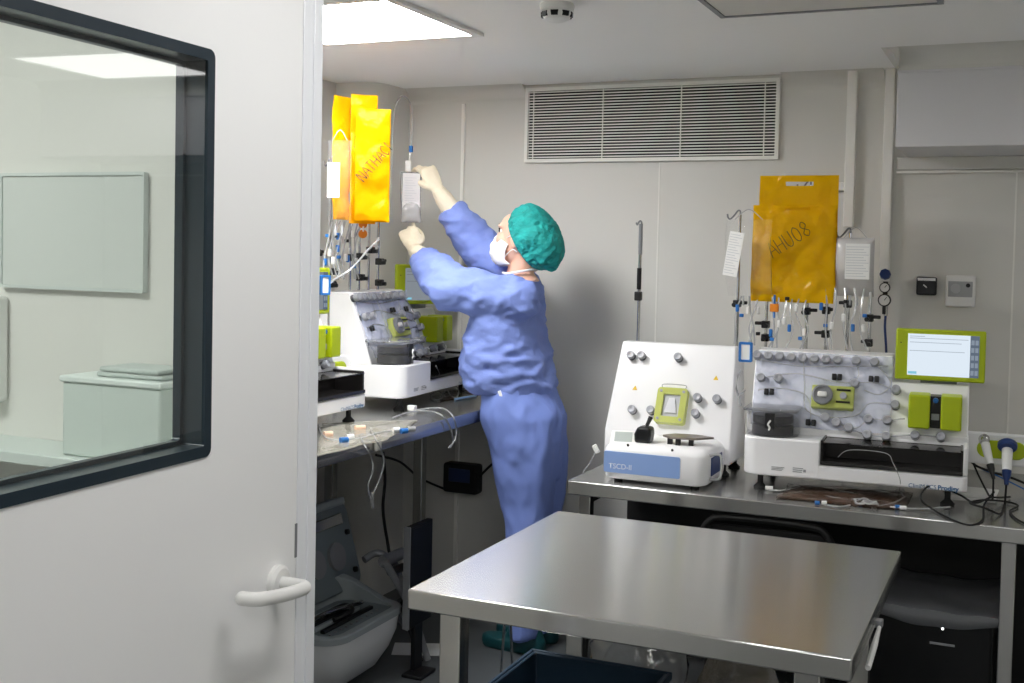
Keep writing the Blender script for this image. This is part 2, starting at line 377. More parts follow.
for lo, hi in (((-.85, 2.75), (-.24, 2.765)), ((-.85, 3.34), (-.24, 3.355)), ((-.85, 2.765), (-.835, 3.34)), ((-.255, 2.765), (-.24, 3.34))):
    b.box((lo[0], lo[1], ZC - .009), (hi[0], hi[1], ZC - .0003))
b.build('frame', M_grey, t)
t = thing('smoke_detector', (-1.245, 3.06, ZC), 'white round smoke detector with dark slots on the ceiling', 'smoke detector')
MB().lathe([(.001, 0), (.048, 0), (.05, -.006), (.047, -.02), (.001, -.02)], (0, 0, 0), (0, 0, 1), 32).build('base', M_white2, t)
MB().lathe([(.001, -.02), (.042, -.02), (.043, -.03), (.036, -.043), (.02, -.05), (.001, -.051)], (0, 0, 0), (0, 0, 1), 32).build('head', M_white2, t)
for k in range(8):
    a = R_(45 * k + 12)
    b = MB(Matrix.Rotation(a, 4, 'Z')); b.prism([(-.011, -.024), (.011, -.024), (.009, -.038), (-.009, -.038)], -.0445, -.036, 'y'); b.build('slot', M_black, t)

# ventilation grille
t = thing('ventilation_grille', (-1.428, YB, 2.03), 'long white ventilation grille with horizontal slats high on the back wall', 'ventilation grille')
I = inv(t); vx0, vx1, vz0, vz1 = -1.957, -.899, 1.875, 2.185
b = MB(I); frame_ring(b, vx0, vx1, vz0, vz1, .014, YB - .022, YB - .001, .004); b.build('frame', M_seam, t)
MB(I).box((vx0 + .01, YB - .006, vz0 + .01), (vx1 - .01, YB - .001, vz1 - .01)).build('dark_backing', mat('vent_backing', (9, 9, 11), .6), t, smooth=False)
for k in range(24):
    z = vz0 + .021 + k * (vz1 - vz0 - .041) / 23
    b = MB(I); b.prism([(YB - .019, z - .0026), (YB - .019, z + .0020), (YB - .0165, z + .0026), (YB - .0165, z - .0020)], vx0 + .012, vx1 - .012, 'x'); b.build('slat', M_seam, t, smooth=False)
for x in (-1.918, -1.612, -1.285, -.955):
    MB(I).cyl((x, YB - .0195, vz0 + .012), (x, YB - .0195, vz1 - .012), .0025, seg=8).build('stay_bar', M_seam, t)

# small wall devices
t = thing('wall_thermostat', (-.231, YB, 1.39), 'white wall control box with a grey dial panel beside the black wall box', 'thermostat')
I = inv(t)
MB(I).box((-.281, YB - .04, 1.336), (-.181, YB - .001, 1.449)).build('housing', M_white2, t, bevel=.006)
MB(I).box((-.272, YB - .0425, 1.372), (-.19, YB - .039, 1.428)).build('front_plate', mat('plate_grey', (166, 168, 170), .5), t, bevel=.002)
MB(I).lathe([(.001, 0), (.017, 0), (.016, .012), (.001, .013)], (-.246, YB - .0425, 1.402), (0, -1, 0), 24).build('dial', mat('dial_grey', (176, 178, 180), .4), t)
MB(I).lathe([(.004, 0), (.0075, 0), (.0075, .003), (.004, .003)], (-.205, YB - .0425, 1.414), (0, -1, 0), 18).build('indicator_ring', M_black, t)
t = thing('wall_box', (-.346, YB, 1.407), 'small black wall box with a silver top strip', 'wall device')
I = inv(t)
MB(I).box((-.382, YB - .03, 1.374), (-.312, YB - .001, 1.44)).build('housing', M_black, t, bevel=.006)
MB(I).box((-.378, YB - .0315, 1.426), (-.316, YB - .029, 1.437)).build('top_strip', M_chrome, t, bevel=.002)
MB(I).tube([(-.357, YB - .0325, 1.412), (-.345, YB - .034, 1.402)], .0022, 8).build('pointer', M_white2, t)
# regulator with two gauges at the foot of the duct
t = thing('gas_regulator', (-.487, YB - .05, 1.37), 'black gas regulator with two round gauges under the wall duct', 'regulator')
I = inv(t); gx = -.487; gy = YB - .05
MB(I).cyl((gx, gy, 1.42), (gx, gy, 1.30), .009, seg=14).build('body', M_black, t)
b = MB(I); b.lathe([(.001, 0), (.018, 0), (.021, .006), (.019, .02), (.001, .022)], (gx, gy - .012, 1.445), (0, -1, .2), 8); b.build('knob', M_dblue, t)
for z, r in ((1.398, .019), (1.352, .023)):
    d = MB(I).lathe([(.001, 0), (r, 0), (r, .016), (r * .84, .018), (r * .84, .014), (.001, .014)], (gx, gy - .008, z), (0, -1, 0), 28).build('gauge', M_black, t)
    MB(I).lathe([(.001, 0), (r * .82, 0), (r * .82, .001), (.001, .001)], (gx, gy - .0225, z), (0, -1, 0), 24).build('dial_face', M_paper, d)
    MB(I).tube([(gx, gy - .0245, z), (gx + r * .35, gy - .0245, z + r * .5)], .0012, 6).build('needle', M_black, d)
MB(I).cyl((gx + .004, gy, 1.335), (gx + .004, gy, 1.295), .008, seg=12).build('outlet', M_chrome, t)
hose = MB().tube(spline([(gx + .004, gy, 1.296), (gx + .003, gy, 1.25), (gx + .012, gy - .02, 1.17), (gx + .02, gy - .05, 1.05), (gx + .02, gy - .08, .9), (gx, gy - .1, .7505 + .006)], 6), .0045, 10).build('gas_hose', M_dblue)
tag(hose, 'blue gas hose hanging from the regulator behind the right machine', 'hose')

# ================================================================== benches and table
def bench(name, x0, x1, y0, y1, z, label, legs, rail=None, apron=.046, m=M_steel2, legw=.04):
    t = thing(name, ((x0 + x1) / 2, (y0 + y1) / 2, 0), label, 'bench' if 'bench' in name else 'table')
    I = inv(t)
    b = MB(I); b.box((x0, y0, z - apron), (x1, y1, z)); b.build('top', m, t, bevel=.004, seg=3)
    for x, y in legs:
        MB(I).box((x - legw / 2, y - legw / 2, .02), (x + legw / 2, y + legw / 2, z - apron + .002)).cyl((x, y, 0), (x, y, .02), .022).build('leg', m, t, bevel=.003)
    for p, q in rail or []:
        MB(I).box((p[0], p[1], p[2]), (q[0], q[1], q[2])).build('rail', m, t, bevel=.003)
    return t
rb = bench('right_bench', -1.375, .75, 3.56, 4.49, .75, 'long steel workbench along the back wall carrying white laboratory machines',
           [(-1.335, 3.64), (-1.335, 4.44), (-.032, 3.62), (-.032, 4.44), (.7, 3.64), (.7, 4.44)],
           [((-1.315, 4.43, .66), (.68, 4.45, .70)), ((-1.345, 3.66, .66), (-1.325, 4.42, .70))])
lb = bench('left_bench', XL + .003, -1.885, 1.8, 4.215, .90, 'steel workbench along the left wall under the yellow bags',
           [(-1.95, 1.9), (-2.22, 4.1), (-2.64, 1.9), (-2.64, 4.1)], [((-2.65, 1.92, .80), (-2.63, 4.08, .84))])
MB(inv(lb)).box((-2.515, 4.215, .854), (-1.885, YB - .005, .90)).build('top_extension', M_steel2, lb, bevel=.003)
MB(inv(rb)).box((P(627, 505, Y=4.12).x, 4.12, .03), (.68, 4.135, .70)).build('darkening_panel', mat('darkening_black', (17, 17, 18), .6), rb, bevel=.002)  # black panel added to stand in for the deep shade under the bench
tb = bench('steel_table', -1.235, -.282, 2.233, 3.127, .75, 'empty brushed steel table in the middle of the room', [(-1.145, 2.29), (-.37, 2.29), (-1.145, 3.07), (-.37, 3.07)],
           [((-1.165, 2.31, .10), (-1.125, 3.05, .134)), ((-.39, 2.31, .10), (-.35, 3.05, .134))], .045, M_steel, .05)
MB(inv(tb)).box((-1.16, 2.27, .135), (-.36, 3.09, .155)).build('undershelf', M_steel2, tb, bevel=.003)

# things under the steel table
def open_crate(b, x0, x1, y0, y1, z0, z1, t=.008):
    vs = []
    for (X0, X1, Y0, Y1, Z) in ((x0 + .012, x1 - .012, y0 + .012, y1 - .012, z0), (x0, x1, y0, y1, z1), (x0 + t, x1 - t, y0 + t, y1 - t, z1), (x0 + .02, x1 - .02, y0 + .02, y1 - .02, z0 + t)):
        vs += [(X0, Y0, Z), (X1, Y0, Z), (X1, Y1, Z), (X0, Y1, Z)]
    fs = [(3, 2, 1, 0), (12, 13, 14, 15)]
    for q in range(3):
        for i in range(4): fs.append((q * 4 + i, q * 4 + (i + 1) % 4, q * 4 + 4 + (i + 1) % 4, q * 4 + 4 + i))
    return b.add(vs, fs)
t = thing('storage_crate', (-.98, 2.64, .155), 'dark blue open plastic crate under the steel table', 'crate')
mc = mat('crate_blue', (38, 62, 84), .5)
I = inv(t); open_crate(MB(I), -1.165, -.80, 2.45, 2.80, .156, .45).build('tub', mc, t, bevel=.004)
b = MB(I); frame_ring_pts = ((-1.175, 2.44, 2.455), (-1.175, 2.795, 2.81))
for lo, hi in (((-1.175, 2.44), (-.79, 2.45)), ((-1.175, 2.80), (-.79, 2.81)), ((-1.175, 2.45), (-1.165, 2.80)), ((-.80, 2.45), (-.79, 2.80))): b.box((lo[0], lo[1], .432), (hi[0], hi[1], .452))
b.build('rim', mc, t, bevel=.003)
def crumple(name, c, r, m, label, cat, amp=.35, seed=0, flat=.7, group=None):
    b = MB(); b.ell((0, 0, 0), r, u=30, v=20)
    b.v = [Vector((v.x, v.y, max(v.z, -r[2] * flat))) * (1 + amp * noise.noise(v * (1.2 / max(r)) * 2.2 + Vector((seed, seed * 2, 0))) + amp * .5 * noise.noise(v * (6 / max(r)) + Vector((seed, 3, 0)))) for v in b.v]
    lo = min(v.z for v in b.v); b.v = [v + Vector((c[0], c[1], c[2] - lo)) for v in b.v]
    return tag(b.build(name, m, angle=80), label, cat, group)
crumple('plastic_bag', (-.93, 2.94, .156), (.15, .09, .20), M_filmw, 'crumpled clear plastic bag behind the blue crate under the table', 'bag', .3, 2)
crumple('plastic_bag', (-.62, 2.78, .156), (.13, .16, .19), clear('brownish_film', (170, 160, 140), .4, .15, .3, False, .5), 'crumpled brownish plastic bag right of the blue crate under the table', 'bag', .3, 5)
t = thing('wire_stand', (-1.30, 2.95, 0), 'thin chrome wire stand beside the blue crate', 'stand')
I = inv(t)
MB(I).tube([(-1.33, 2.92, .005), (-1.315, 2.95, .52)], .004, 8).build('upright', M_chrome, t)
MB(I).tube([(-1.29, 2.99, .005), (-1.305, 2.95, .55)], .004, 8).build('upright', M_chrome, t)
MB(I).tube([(-1.32, 2.94, .47), (-1.23, 2.96, .48)], .004, 8).build('cross_wire', M_chrome, t)
MB(I).tube([(-1.37, 2.90, .005), (-1.24, 3.01, .005)], .004, 8).build('foot_wire', M_chrome, t)

# dark things under the right bench
t = thing('under_bench_cabinet', (-.2, 3.95, 0), 'black appliance under the right bench with a small white light', 'appliance')
I = inv(t)
MB(I).box((-.42, 3.66, .02), (-.065, 4.10, .44)).build('body', mat('black_gloss', (16, 17, 19), .3), t, bevel=.01)
MB(I).cyl((-.205, 3.661, .405), (-.205, 3.657, .405), .0035, seg=12).build('indicator_light', emis('led_white', (1, 1, 1, 1), 4), t)
MB(I).box((-.24, 3.657, .355), (-.17, 3.661, .361)).build('front_mark', M_print, t)
for x, y in ((-.38, 3.7), (-.11, 3.7), (-.38, 4.05), (-.11, 4.05)): MB(I).cyl((x, y, 0), (x, y, .022), .018, seg=12).build('foot', M_rubber, t)
b = MB(); n = 24
vs = []; fs = []
for j in range(n + 1):
    for i in range(n + 1):
        x = -.445 + .405 * i / n; y = 3.635 + .45 * j / n
        z = .447 + .012 * (1 + noise.noise(Vector((x * 9, y * 9, 0)))) + (-.045 * ((.1 - j / n) / .1) ** 2 if j / n < .1 else 0) * (.4 + .6 * math.sin(3.1 * i / n))
        if j / n < .1: y = 3.648
        vs.append((x, y, z))
fs = [(j * (n + 1) + i, j * (n + 1) + i + 1, (j + 1) * (n + 1) + i + 1, (j + 1) * (n + 1) + i) for j in range(n) for i in range(n)]
b.add(vs, fs); so = b.build('plastic_sheet', mat('grey_sheet', (120, 122, 126), .35), solid=.002, angle=80)
tag(so, 'grey plastic sheet draped over the black appliance under the bench', 'sheet')
t = thing('black_chair', (-.72, 3.78, 0), 'black chair pushed under the right bench with a curved back rail', 'chair')
I = inv(t)
MB(I).tube(spline([(-.93, 3.60, .44), (-.925, 3.58, .60), (-.90, 3.575, .665), (-.84, 3.575, .685), (-.60, 3.575, .685), (-.54, 3.575, .665), (-.515, 3.58, .60), (-.51, 3.60, .44)], 6), .011, 10).build('back_rail', M_rubber, t)
MB(I).box((-.90, 3.585, .50), (-.54, 3.60, .66)).build('backrest', M_rubber, t, bevel=.006)
MB(I).box((-.94, 3.62, .40), (-.50, 4.02, .44)).build('seat', M_rubber, t, bevel=.015)
for x, y in ((-.91, 3.65), (-.53, 3.65), (-.91, 3.99), (-.53, 3.99)): MB(I).cyl((x, y, 0), (x, y, .41), .012, seg=10).build('leg', M_rubber, t)
t = thing('cable_hook', (-.30, 3.02, 0), 'pale lever clip hanging at the right side of the table', 'clip')
p0 = P(868, 668, X=-.275); p1 = P(880, 625, X=-.275); t.location = p0; I = inv(t)
MB(I).tube([p0, p0.lerp(p1, .5), p1], [.006, .007, .004], 8).build('lever', M_paper, t)
MB(I).box((p1.x - .03, p1.y - .012, p1.z - .004), (p1.x + .006, p1.y + .012, p1.z + .012)).build('bracket', M_grey, t, bevel=.002)

# ================================================================== machines
def knob(b, c, n, r=.0145, mi=0):
    b.lathe([(.001, 0), (r * .72, 0), (r * .72, .010), (r, .012), (r, .026), (r * .86, .030), (r * .3, .030), (.001, .028)], c, n, 20, mi)
    b.lathe([(.001, -.002), (r * .98, -.002), (r * .98, .007), (.001, .007)], c, n, 18, 1)  # dark ring stands in for the knob's shaded side and shadow
PN = Vector((0, -.938, .347)).normalized()            # normal of the processor's sloping panel
def pp(x, z): return Vector((x, .13 + (z - .18) / .257 * .095, z))
KN = [(-0.332, 0.413), (-0.294, 0.412), (-0.257, 0.412), (-0.219, 0.41), (-0.181, 0.41), (-0.143, 0.41), (-0.106, 0.41), (-0.069, 0.41), (-0.01, 0.41), (0.047, 0.409), (-0.313, 0.34), (-0.256, 0.341), (-0.011, 0.339), (0.118, 0.327), (0.118, 0.28), (0.038, 0.23), (0.096, 0.231), (-0.096, 0.226), (-0.06, 0.213), (-0.021, 0.2), (0.037, 0.182), (0.095, 0.182), (0.182, 0.192), (0.259, 0.192)]
def rounded_base():
    x0, x1, r = -.34, .34, .05
    return [(x1, .35), (x0, .35)] + [(x0 + r - r * math.cos(a), r - r * math.sin(a)) for a in [R_(10 * k) for k in range(10)]] + [(x1 - .012, 0), (x1, .012)]
def make_processor(loc, rot, label, group):
    t = thing('cell_processor', loc, label, 'laboratory machine', rot, group)
    # lower body with the slot for the dark tray cut out of its right half
    b = MB()
    base = rounded_base()
    b.prism([(.34, .349), (-.22, .349), (-.22, .0006), (.328, .0006), (.34, .0126)], .0503, .098, 'z')
    left = [(-.095, .35), (-.34, .35)] + base[2:12] + [(-.095, 0)]
    b.prism(left, .05, .172, 'z')
    b.prism([(-.095, .13), (.34, .13), (.34, .35), (-.095, .35)], .098, .20, 'z')
    b.prism([(.326, .0), (.34, .012), (.34, .13), (.326, .13)], .098, .185, 'z')
    b.build('base', M_white, t, bevel=.006, seg=3)
    # sloping upper body, stepped at the right
    b = MB()
    prof = lambda h: [(pp(0, .165).y, .165), (pp(0, h).y, h), (.35, h), (.35, .165)]
    b.prism(prof(.437), -.34, .103, 'x'); b.prism(prof(.356), .103, .338, 'x')
    b.build('panel_housing', M_white, t, bevel=.005, seg=3)
    # dark tray in the slot
    b = MB(); b.box((-.092, .004, .100), (.324, .128, .106)); b.box((-.092, .118, .106), (.324, .128, .172)); b.box((-.095, .004, .106), (-.088, .128, .176)); b.box((.318, .004, .106), (.326, .128, .176))
    b.box((-.095, -.002, .100), (.326, .006, .112))
    b.build('tray', M_dark, t, bevel=.0015)
    MB().box((-.092, .0, .168), (.324, .126, .171)).build('tray_cover', clear('smoke_film', (60, 58, 58), .35, .08, .3), t)
    # centrifuge chamber: clear half-round hood over a dark rotor
    b = MB(); hd = []
    pts = [(-.338 + .16 * 0 + .164 * k / 16, .068 - .062 * math.sin(math.pi * k / 16) ** .55) for k in range(17)]
    out = pts + [(-.174, .15), (-.338, .15)]
    b.prism(out, .172, .262, 'z'); b.build('chamber_hood', clear('clear_hood', (225, 228, 234), .08, .05, .2), t, bevel=.004)
    MB().lathe([(.001, .174), (.066, .174), (.066, .205), (.061, .21), (.066, .215), (.064, .238), (.001, .24)], (-.256, .078, 0), (0, 0, 1), 36).build('rotor', mat('rotor_dark', (46, 44, 48), .3), t)
    MB().box((-.272, .006, .20), (-.24, .02, .25)).build('rotor_bracket', M_black, t, bevel=.003)
    MB().tube(spline([(-.252, .002, .228), (-.26, -.0, .215), (-.254, .0, .205), (-.258, .002, .196)], 4), .003, 8).build('rotor_line', M_white2, t)
    MB().box((-.341, .008, .254), (-.171, .158, .264)).build('hood_rim', clear('clear_hood_rim', (235, 238, 242), .2, .05, .25), t, bevel=.003)
    # valve knobs
    for x, z in KN:
        b = MB(); knob(b, pp(x, z), PN); b.build('valve_knob', [M_knob, M_knob_shade], t)
    for x, z in ((-.068, .357), (.048, .357), (-.283, .297), (-.141, .208)):
        b = MB()
        for dx in (-.009, .009): b.cbox((0, 0, 0), (.015, .018, .021), 0, face_xf(pp(x + dx, z) + PN * .01, (1, 0, 0), PN))
        b.build('line_clip', M_black, t, bevel=.003)
    # pump block of clear lime plastic
    X = face_xf(pp(-.076, .289) + PN * .022, (1, 0, 0), Vector((0, .347, .938)))
    pb = MB(X).box((-.067, -.038, -.022), (.067, .038, .012)).build('pump_block', M_limec, t, bevel=.005)
    MB(X).lathe([(.001, 0), (.033, 0), (.033, .012), (.027, .014), (.027, .008), (.001, .008)], (-.032, .004, .012), (0, 0, 1), 28).build('pump_ring', M_grey, pb)
    MB(X).cbox((-.032, .004, .024), (.030, .018, .008), 0).build('pump_roller', M_white2, pb, bevel=.004)
    MB(X).lathe([(.001, 0), (.011, 0), (.011, .01), (.001, .011)], (.034, .004, .012), (0, 0, 1), 18).build('pump_dial', M_knob, pb)
    for s in (-1, 1): MB(X).tube([(.012, .004 + s * .02, .014), (.056, .004 + s * .02, .014)], .0035, 8).build('pump_line', M_black, pb)
    # lime pump doors with the dark gap between
    for x0, x1 in ((.160, .224), (.256, .318)):
        MB().box((x0, .095, .222), (x1, .19, .328)).build('pump_door', M_lime, t, bevel=.005)
    gp = MB().box((.222, .118, .224), (.258, .19, .324)).build('pump_gap', M_black, t, bevel=.003)
    MB().lathe([(.001, 0), (.008, 0), (.008, .012), (.001, .013)], (.24, .118, .312), (0, -1, 0), 14).build('pump_button', M_blue, gp)
    MB().box((.228, .110, .25), (.252, .119, .27)).build('pump_label', M_print, gp, bevel=.002)
    # display on its arm
    dp = MB().box((.112, .185, .366), (.382, .212, .53)).build('display', M_lime, t, bevel=.005)
    MB().box((.149, .1835, .382), (.363, .186, .515)).build('screen', emis('screen_glow', (.80, .90, 1, 1), .92), dp, smooth=False)
    MB().box((.336, .1828, .382), (.363, .1838, .515)).build('screen_buttons', emis('screen_side', (.14, .18, .24, 1), .8), dp, smooth=False)
    b = MB()
    for z, x0, x1 in ((.5, .155, .33), (.487, .155, .31), (.46, .155, .32), (.506, .155, .2)): b.box((x0, .1827, z), (x1, .1836, z + .0018))
    b.build('screen_rule', emis('screen_rule', (.45, .52, .6, 1), .8), dp, smooth=False)
    MB().box((.152, .1827, .386), (.178, .1836, .394)).build('screen_key', emis('screen_key', (.25, .62, .8, 1), .9), dp, smooth=False)
    b = MB()
    for k in range(5):
        for q in range(2): b.box((.339 + .012 * q, .1822, .39 + .024 * k), (.348 + .012 * q, .1829, .405 + .024 * k))
    b.build('screen_icon', emis('screen_icon', (.3, .36, .44, 1), .8), dp, smooth=False)
    MB().cyl((.128, .186, .485), (.128, .1835, .485), .002, seg=10).build('sensor_dot', M_black, dp)
    MB().box((.19, .212, .34), (.30, .25, .45)).build('display_arm', M_grey, t, bevel=.006)
    # lettering and small print on the base
    text('lettering', 'CliniMACS', .080, face_xf((.172, -.0008, .053), (1, 0, 0), (0, 0, 1)), M_ink, t)
    text('lettering', 'Prodigy', .060, face_xf((.2565, -.0008, .053), (1, 0, 0), (0, 0, 1)), M_ink, t, bold=.03)
    b = MB()
    for k in range(3): b.box((-.245, -.0012, .070 + .0045 * k), (-.212 + .004 * k, .0005, .072 + .0045 * k))
    for k in range(3): b.box((-.178, -.0012, .069 + .006 * k), (-.150 + .002 * k, .0005, .0715 + .006 * k))
    b.box((-.145, -.0012, .071), (-.137, .0005, .079)); b.build('printed_label', M_print, t)
    for x in (-.285, .285):
        for y in (.04, .31):
            MB().lathe([(.001, 0), (.02, 0), (.022, .006), (.012, .016), (.009, .02), (.009, .052), (.001, .052)], (x, y, 0), (0, 0, 1), 20).build('foot', M_rubber, t)
    # loaded tubing set: clear film and lines over the panel
    for (a, c, d, e) in ((-.335, .105, .19, .43),):
        b = MB(); n = 64; vs = []
        for j in range(n + 1):
            for i in range(n + 1):
                x = a + (c - a) * i / n; z = d + (e - d) * j / n
                p = pp(x, z) + PN * (.011 + .008 * noise.noise(Vector((x * 20, z * 20, 1.3))) + .006 * (.4 - 1.6 * abs(noise.noise(Vector((x * 38 + z * 14, z * 30, 4))))))
                vs.append(p)
        fs = [(j * (n + 1) + i, j * (n + 1) + i + 1, (j + 1) * (n + 1) + i + 1, (j + 1) * (n + 1) + i) for j in range(n) for i in range(n)]
        b.add(vs, fs); b.build('cassette_film', clear('cassette_film', (224, 231, 255), .36, .1, .1, False, .5), t, angle=80)
    rnd = random.Random(5)
    lines = [[(-.33, .40), (-.2, .385), (-.07, .39), (.09, .4)], [(-.31, .34), (-.2, .36), (-.06, .34), (.05, .345), (.11, .327)], [(-.18, .41), (-.17, .33), (-.16, .25), (-.1, .226)],
             [(-.09, .226), (.0, .24), (.04, .28), (.118, .28)], [(-.06, .213), (.0, .2), (.04, .23), (.096, .231), (.15, .24)], [(-.02, .2), (.04, .182), (.1, .182), (.18, .192), (.26, .192)],
             [(-.32, .30), (-.25, .31), (-.16, .29), (-.14, .21)], [(.02, .32), (.07, .31), (.1, .35), (.047, .409)], [(-.01, .41), (.0, .37), (-.011, .339), (-.02, .3)]]
    for ln in lines:
        MB().tube([q + PN * .016 for q in spline([pp(x, z) for x, z in ln], 6)], .0024, 8).build('set_line', clear('fine_tube', (236, 238, 244), .3, .1, .25), t)
    return t
SP = 'white cell processing machines'
m1 = make_processor((-.494, 3.735, .75), R_(3), 'white cell processing machine with lit lime screen on the right bench', SP)
m3 = None

def pole(parent, I, x, y, z0, z1, hook=1, clamps=(), r=.0055, hookdir=(-1, 0)):
    hd = Vector((hookdir[0], hookdir[1], 0))
    b = MB(I); pts = [Vector((x, y, z0)), Vector((x, y, z1 - .01))]
    p = b.tube(pts, r, 10).build('hanger_pole', M_chrome, parent)
    if hook:
        top = Vector((x, y, z1 - .01))
        MB(I).tube(spline([top, top + Vector((0, 0, .012)), top + hd * .008 + Vector((0, 0, .014)), top + hd * .024 + Vector((0, 0, -.006)), top + hd * .036 + Vector((0, 0, -.016)), top + hd * .044 + Vector((0, 0, -.010)), top + hd * .046 + Vector((0, 0, .002))], 4), .0032, 8).build('hook', M_grey, p)
    for z, s in clamps:
        b = MB(I); b.cbox((x, y - .008, z), (.026, .03, .026)); b.cbox((x + s * .02, y - .012, z + .004), (.035, .014, .012)); b.build('clamp', M_black, p, bevel=.003)
        MB(I).lathe([(.001, 0), (.008, 0), (.008, .014), (.001, .015)], (x - s * .006, y - .022, z - .004), (0, -1, 0), 10).build('clamp_screw', M_black, p)
    return p
# hanger poles behind the right machine (they are part of it)
I1 = inv(m1)
for x, z1, cl in ((-.957, 1.66, [(1.332, 1)]), (-.853, 1.68, [(1.262, -1), (1.215, .4)]), (-.712, 1.765, [(1.315, 1)]), (-.645, 1.42, [(1.238, -1), (1.32, .3)]), (-.573, 1.60, [(1.345, -.6)]), (-.50, 1.56, [(1.30, 1), (1.215, -.4)])):
    pole(m1, I1, x, 4.13, .80, z1, 1, cl)

# ---- bags
def bag_mesh(w, h, thick=.01, slot=None, wr=.006, seed=0, taper=0, nx=22, nz=34, curl=0, crease=0):
    """flat film bag hanging from its top edge; local x across, z down from 0, y depth; slot = (x0,x1,z0,z1) punched through"""
    xs = sorted(set([w * i / nx - w / 2 for i in range(nx + 1)] + ([slot[0], slot[1]] if slot else [])))
    zs = sorted(set([-h * i / nz for i in range(nz + 1)] + ([slot[2], slot[3]] if slot else [])))
    vs = []; fs = []; nX = len(xs)
    for side in (-1, 1):
        for z in zs:
            for x in xs:
                u = 2 * x / w; v = -z / h
                e = max(0, 1 - abs(u) ** 4) * max(0, 1 - abs(2 * v - 1) ** 6)
                y = side * (thick / 2 * e + .0006) + wr * (noise.noise(Vector((x * 9 + seed, z * 7, 0))) + .5 * noise.noise(Vector((x * 24, z * 16 + seed, 5)))) + curl * (v - .3) ** 2 + wr * .8 * math.sin(z * 40 + x * 9 + seed) * v
                y += crease * ((1 - 2.6 * abs(noise.noise(Vector((x * 7 + seed, z * 10 + x * 6, 2))))) * .6 + .35 * (1 - 3 * abs(noise.noise(Vector((x * 15 - z * 9, z * 13 + seed, 7))))))
                vs.append((x * (1 - taper * v), y, z))
    n = nX * len(zs)
    for s in range(2):
        for j in range(len(zs) - 1):
            for i in range(nX - 1):
                if slot and xs[i] >= slot[0] - 1e-6 and xs[i + 1] <= slot[1] + 1e-6 and zs[j] >= slot[2] - 1e-6 and zs[j + 1] <= slot[3] + 1e-6: continue
                q = s * n + j * nX + i; fs.append((q, q + 1, q + nX + 1, q + nX) if s else (q, q + nX, q + nX + 1, q + 1))
    for i in range(nX - 1):
        for j in (0, len(zs) - 1): fs.append((j * nX + i, j * nX + i + 1, n + j * nX + i + 1, n + j * nX + i))
    for j in range(len(zs) - 1):
        for i in (0, nX - 1): fs.append((j * nX + i, (j + 1) * nX + i, n + (j + 1) * nX + i, n + j * nX + i))
    return vs, fs
GL = {'A': [[(0, 0), (.3, 1), (.6, 0)], [(.12, .4), (.5, .4)]], 'H': [[(0, 0), (0, 1)], [(.5, 0), (.5, 1)], [(0, .5), (.5, .5)]], 'U': [[(0, 1), (.02, .25), (.25, 0), (.48, .25), (.5, 1)]],
      '0': [[(.25, 1), (.03, .75), (.03, .25), (.25, 0), (.47, .25), (.47, .75), (.25, 1)]], '8': [[(.25, .5), (.05, .75), (.25, 1), (.45, .75), (.25, .5), (.02, .25), (.25, 0), (.48, .25), (.25, .5)]],
      'T': [[(0, 1), (.5, 1)], [(.25, 1), (.25, 0)]], 'C': [[(.48, .85), (.25, 1), (.03, .7), (.03, .3), (.25, 0), (.48, .15)]], 'I': [[(.1, 0), (.1, 1)]], 'N': [[(0, 0), (0, 1), (.5, 0), (.5, 1)]]}
def hand_written(s, xf, size, m, parent, r=.0013):
    b = MB(xf); x = 0
    for ch in s:
        for st in GL.get(ch, []):
            b.tube(spline([((x + p[0]) * size, p[1] * size * 1.15, 0) for p in st], 5 if len(st) > 3 else 2), r, 6)
        x += .36 if ch == 'I' else .72
    return b.build('handwriting', m, parent)
YB1 = 4.095
t = thing('yellow_bag', (-.747, YB1, 1.786), 'yellow bag with two handle slots, hanging behind the handwritten bag at the right', 'bag', 0, None)
vs, fs = bag_mesh(.27, .40, .006, (-.045, .05, -.036, -.022), .006, 3, 0, 30, 40, 0, .006); MB().add(vs, fs).build('film', M_yel, t, angle=80)
t = thing('yellow_bag', (-.757, YB1 - .022, 1.682), 'yellow plastic bag handwritten AHU08, hanging above the right machine', 'bag')
vs, fs = bag_mesh(.285, .337, .012, (-.03, .055, -.018, -.006), .009, 11, 0, 36, 44, 0, .007)
MB().add(vs, fs).build('film', M_yel, t, angle=80)
hand_written('AHU08', Matrix.Translation((-.062, -.0235, -.185)) @ Matrix.Rotation(R_(90), 4, 'X') @ Matrix.Rotation(R_(34), 4, 'Z'), .046, M_pen, t)

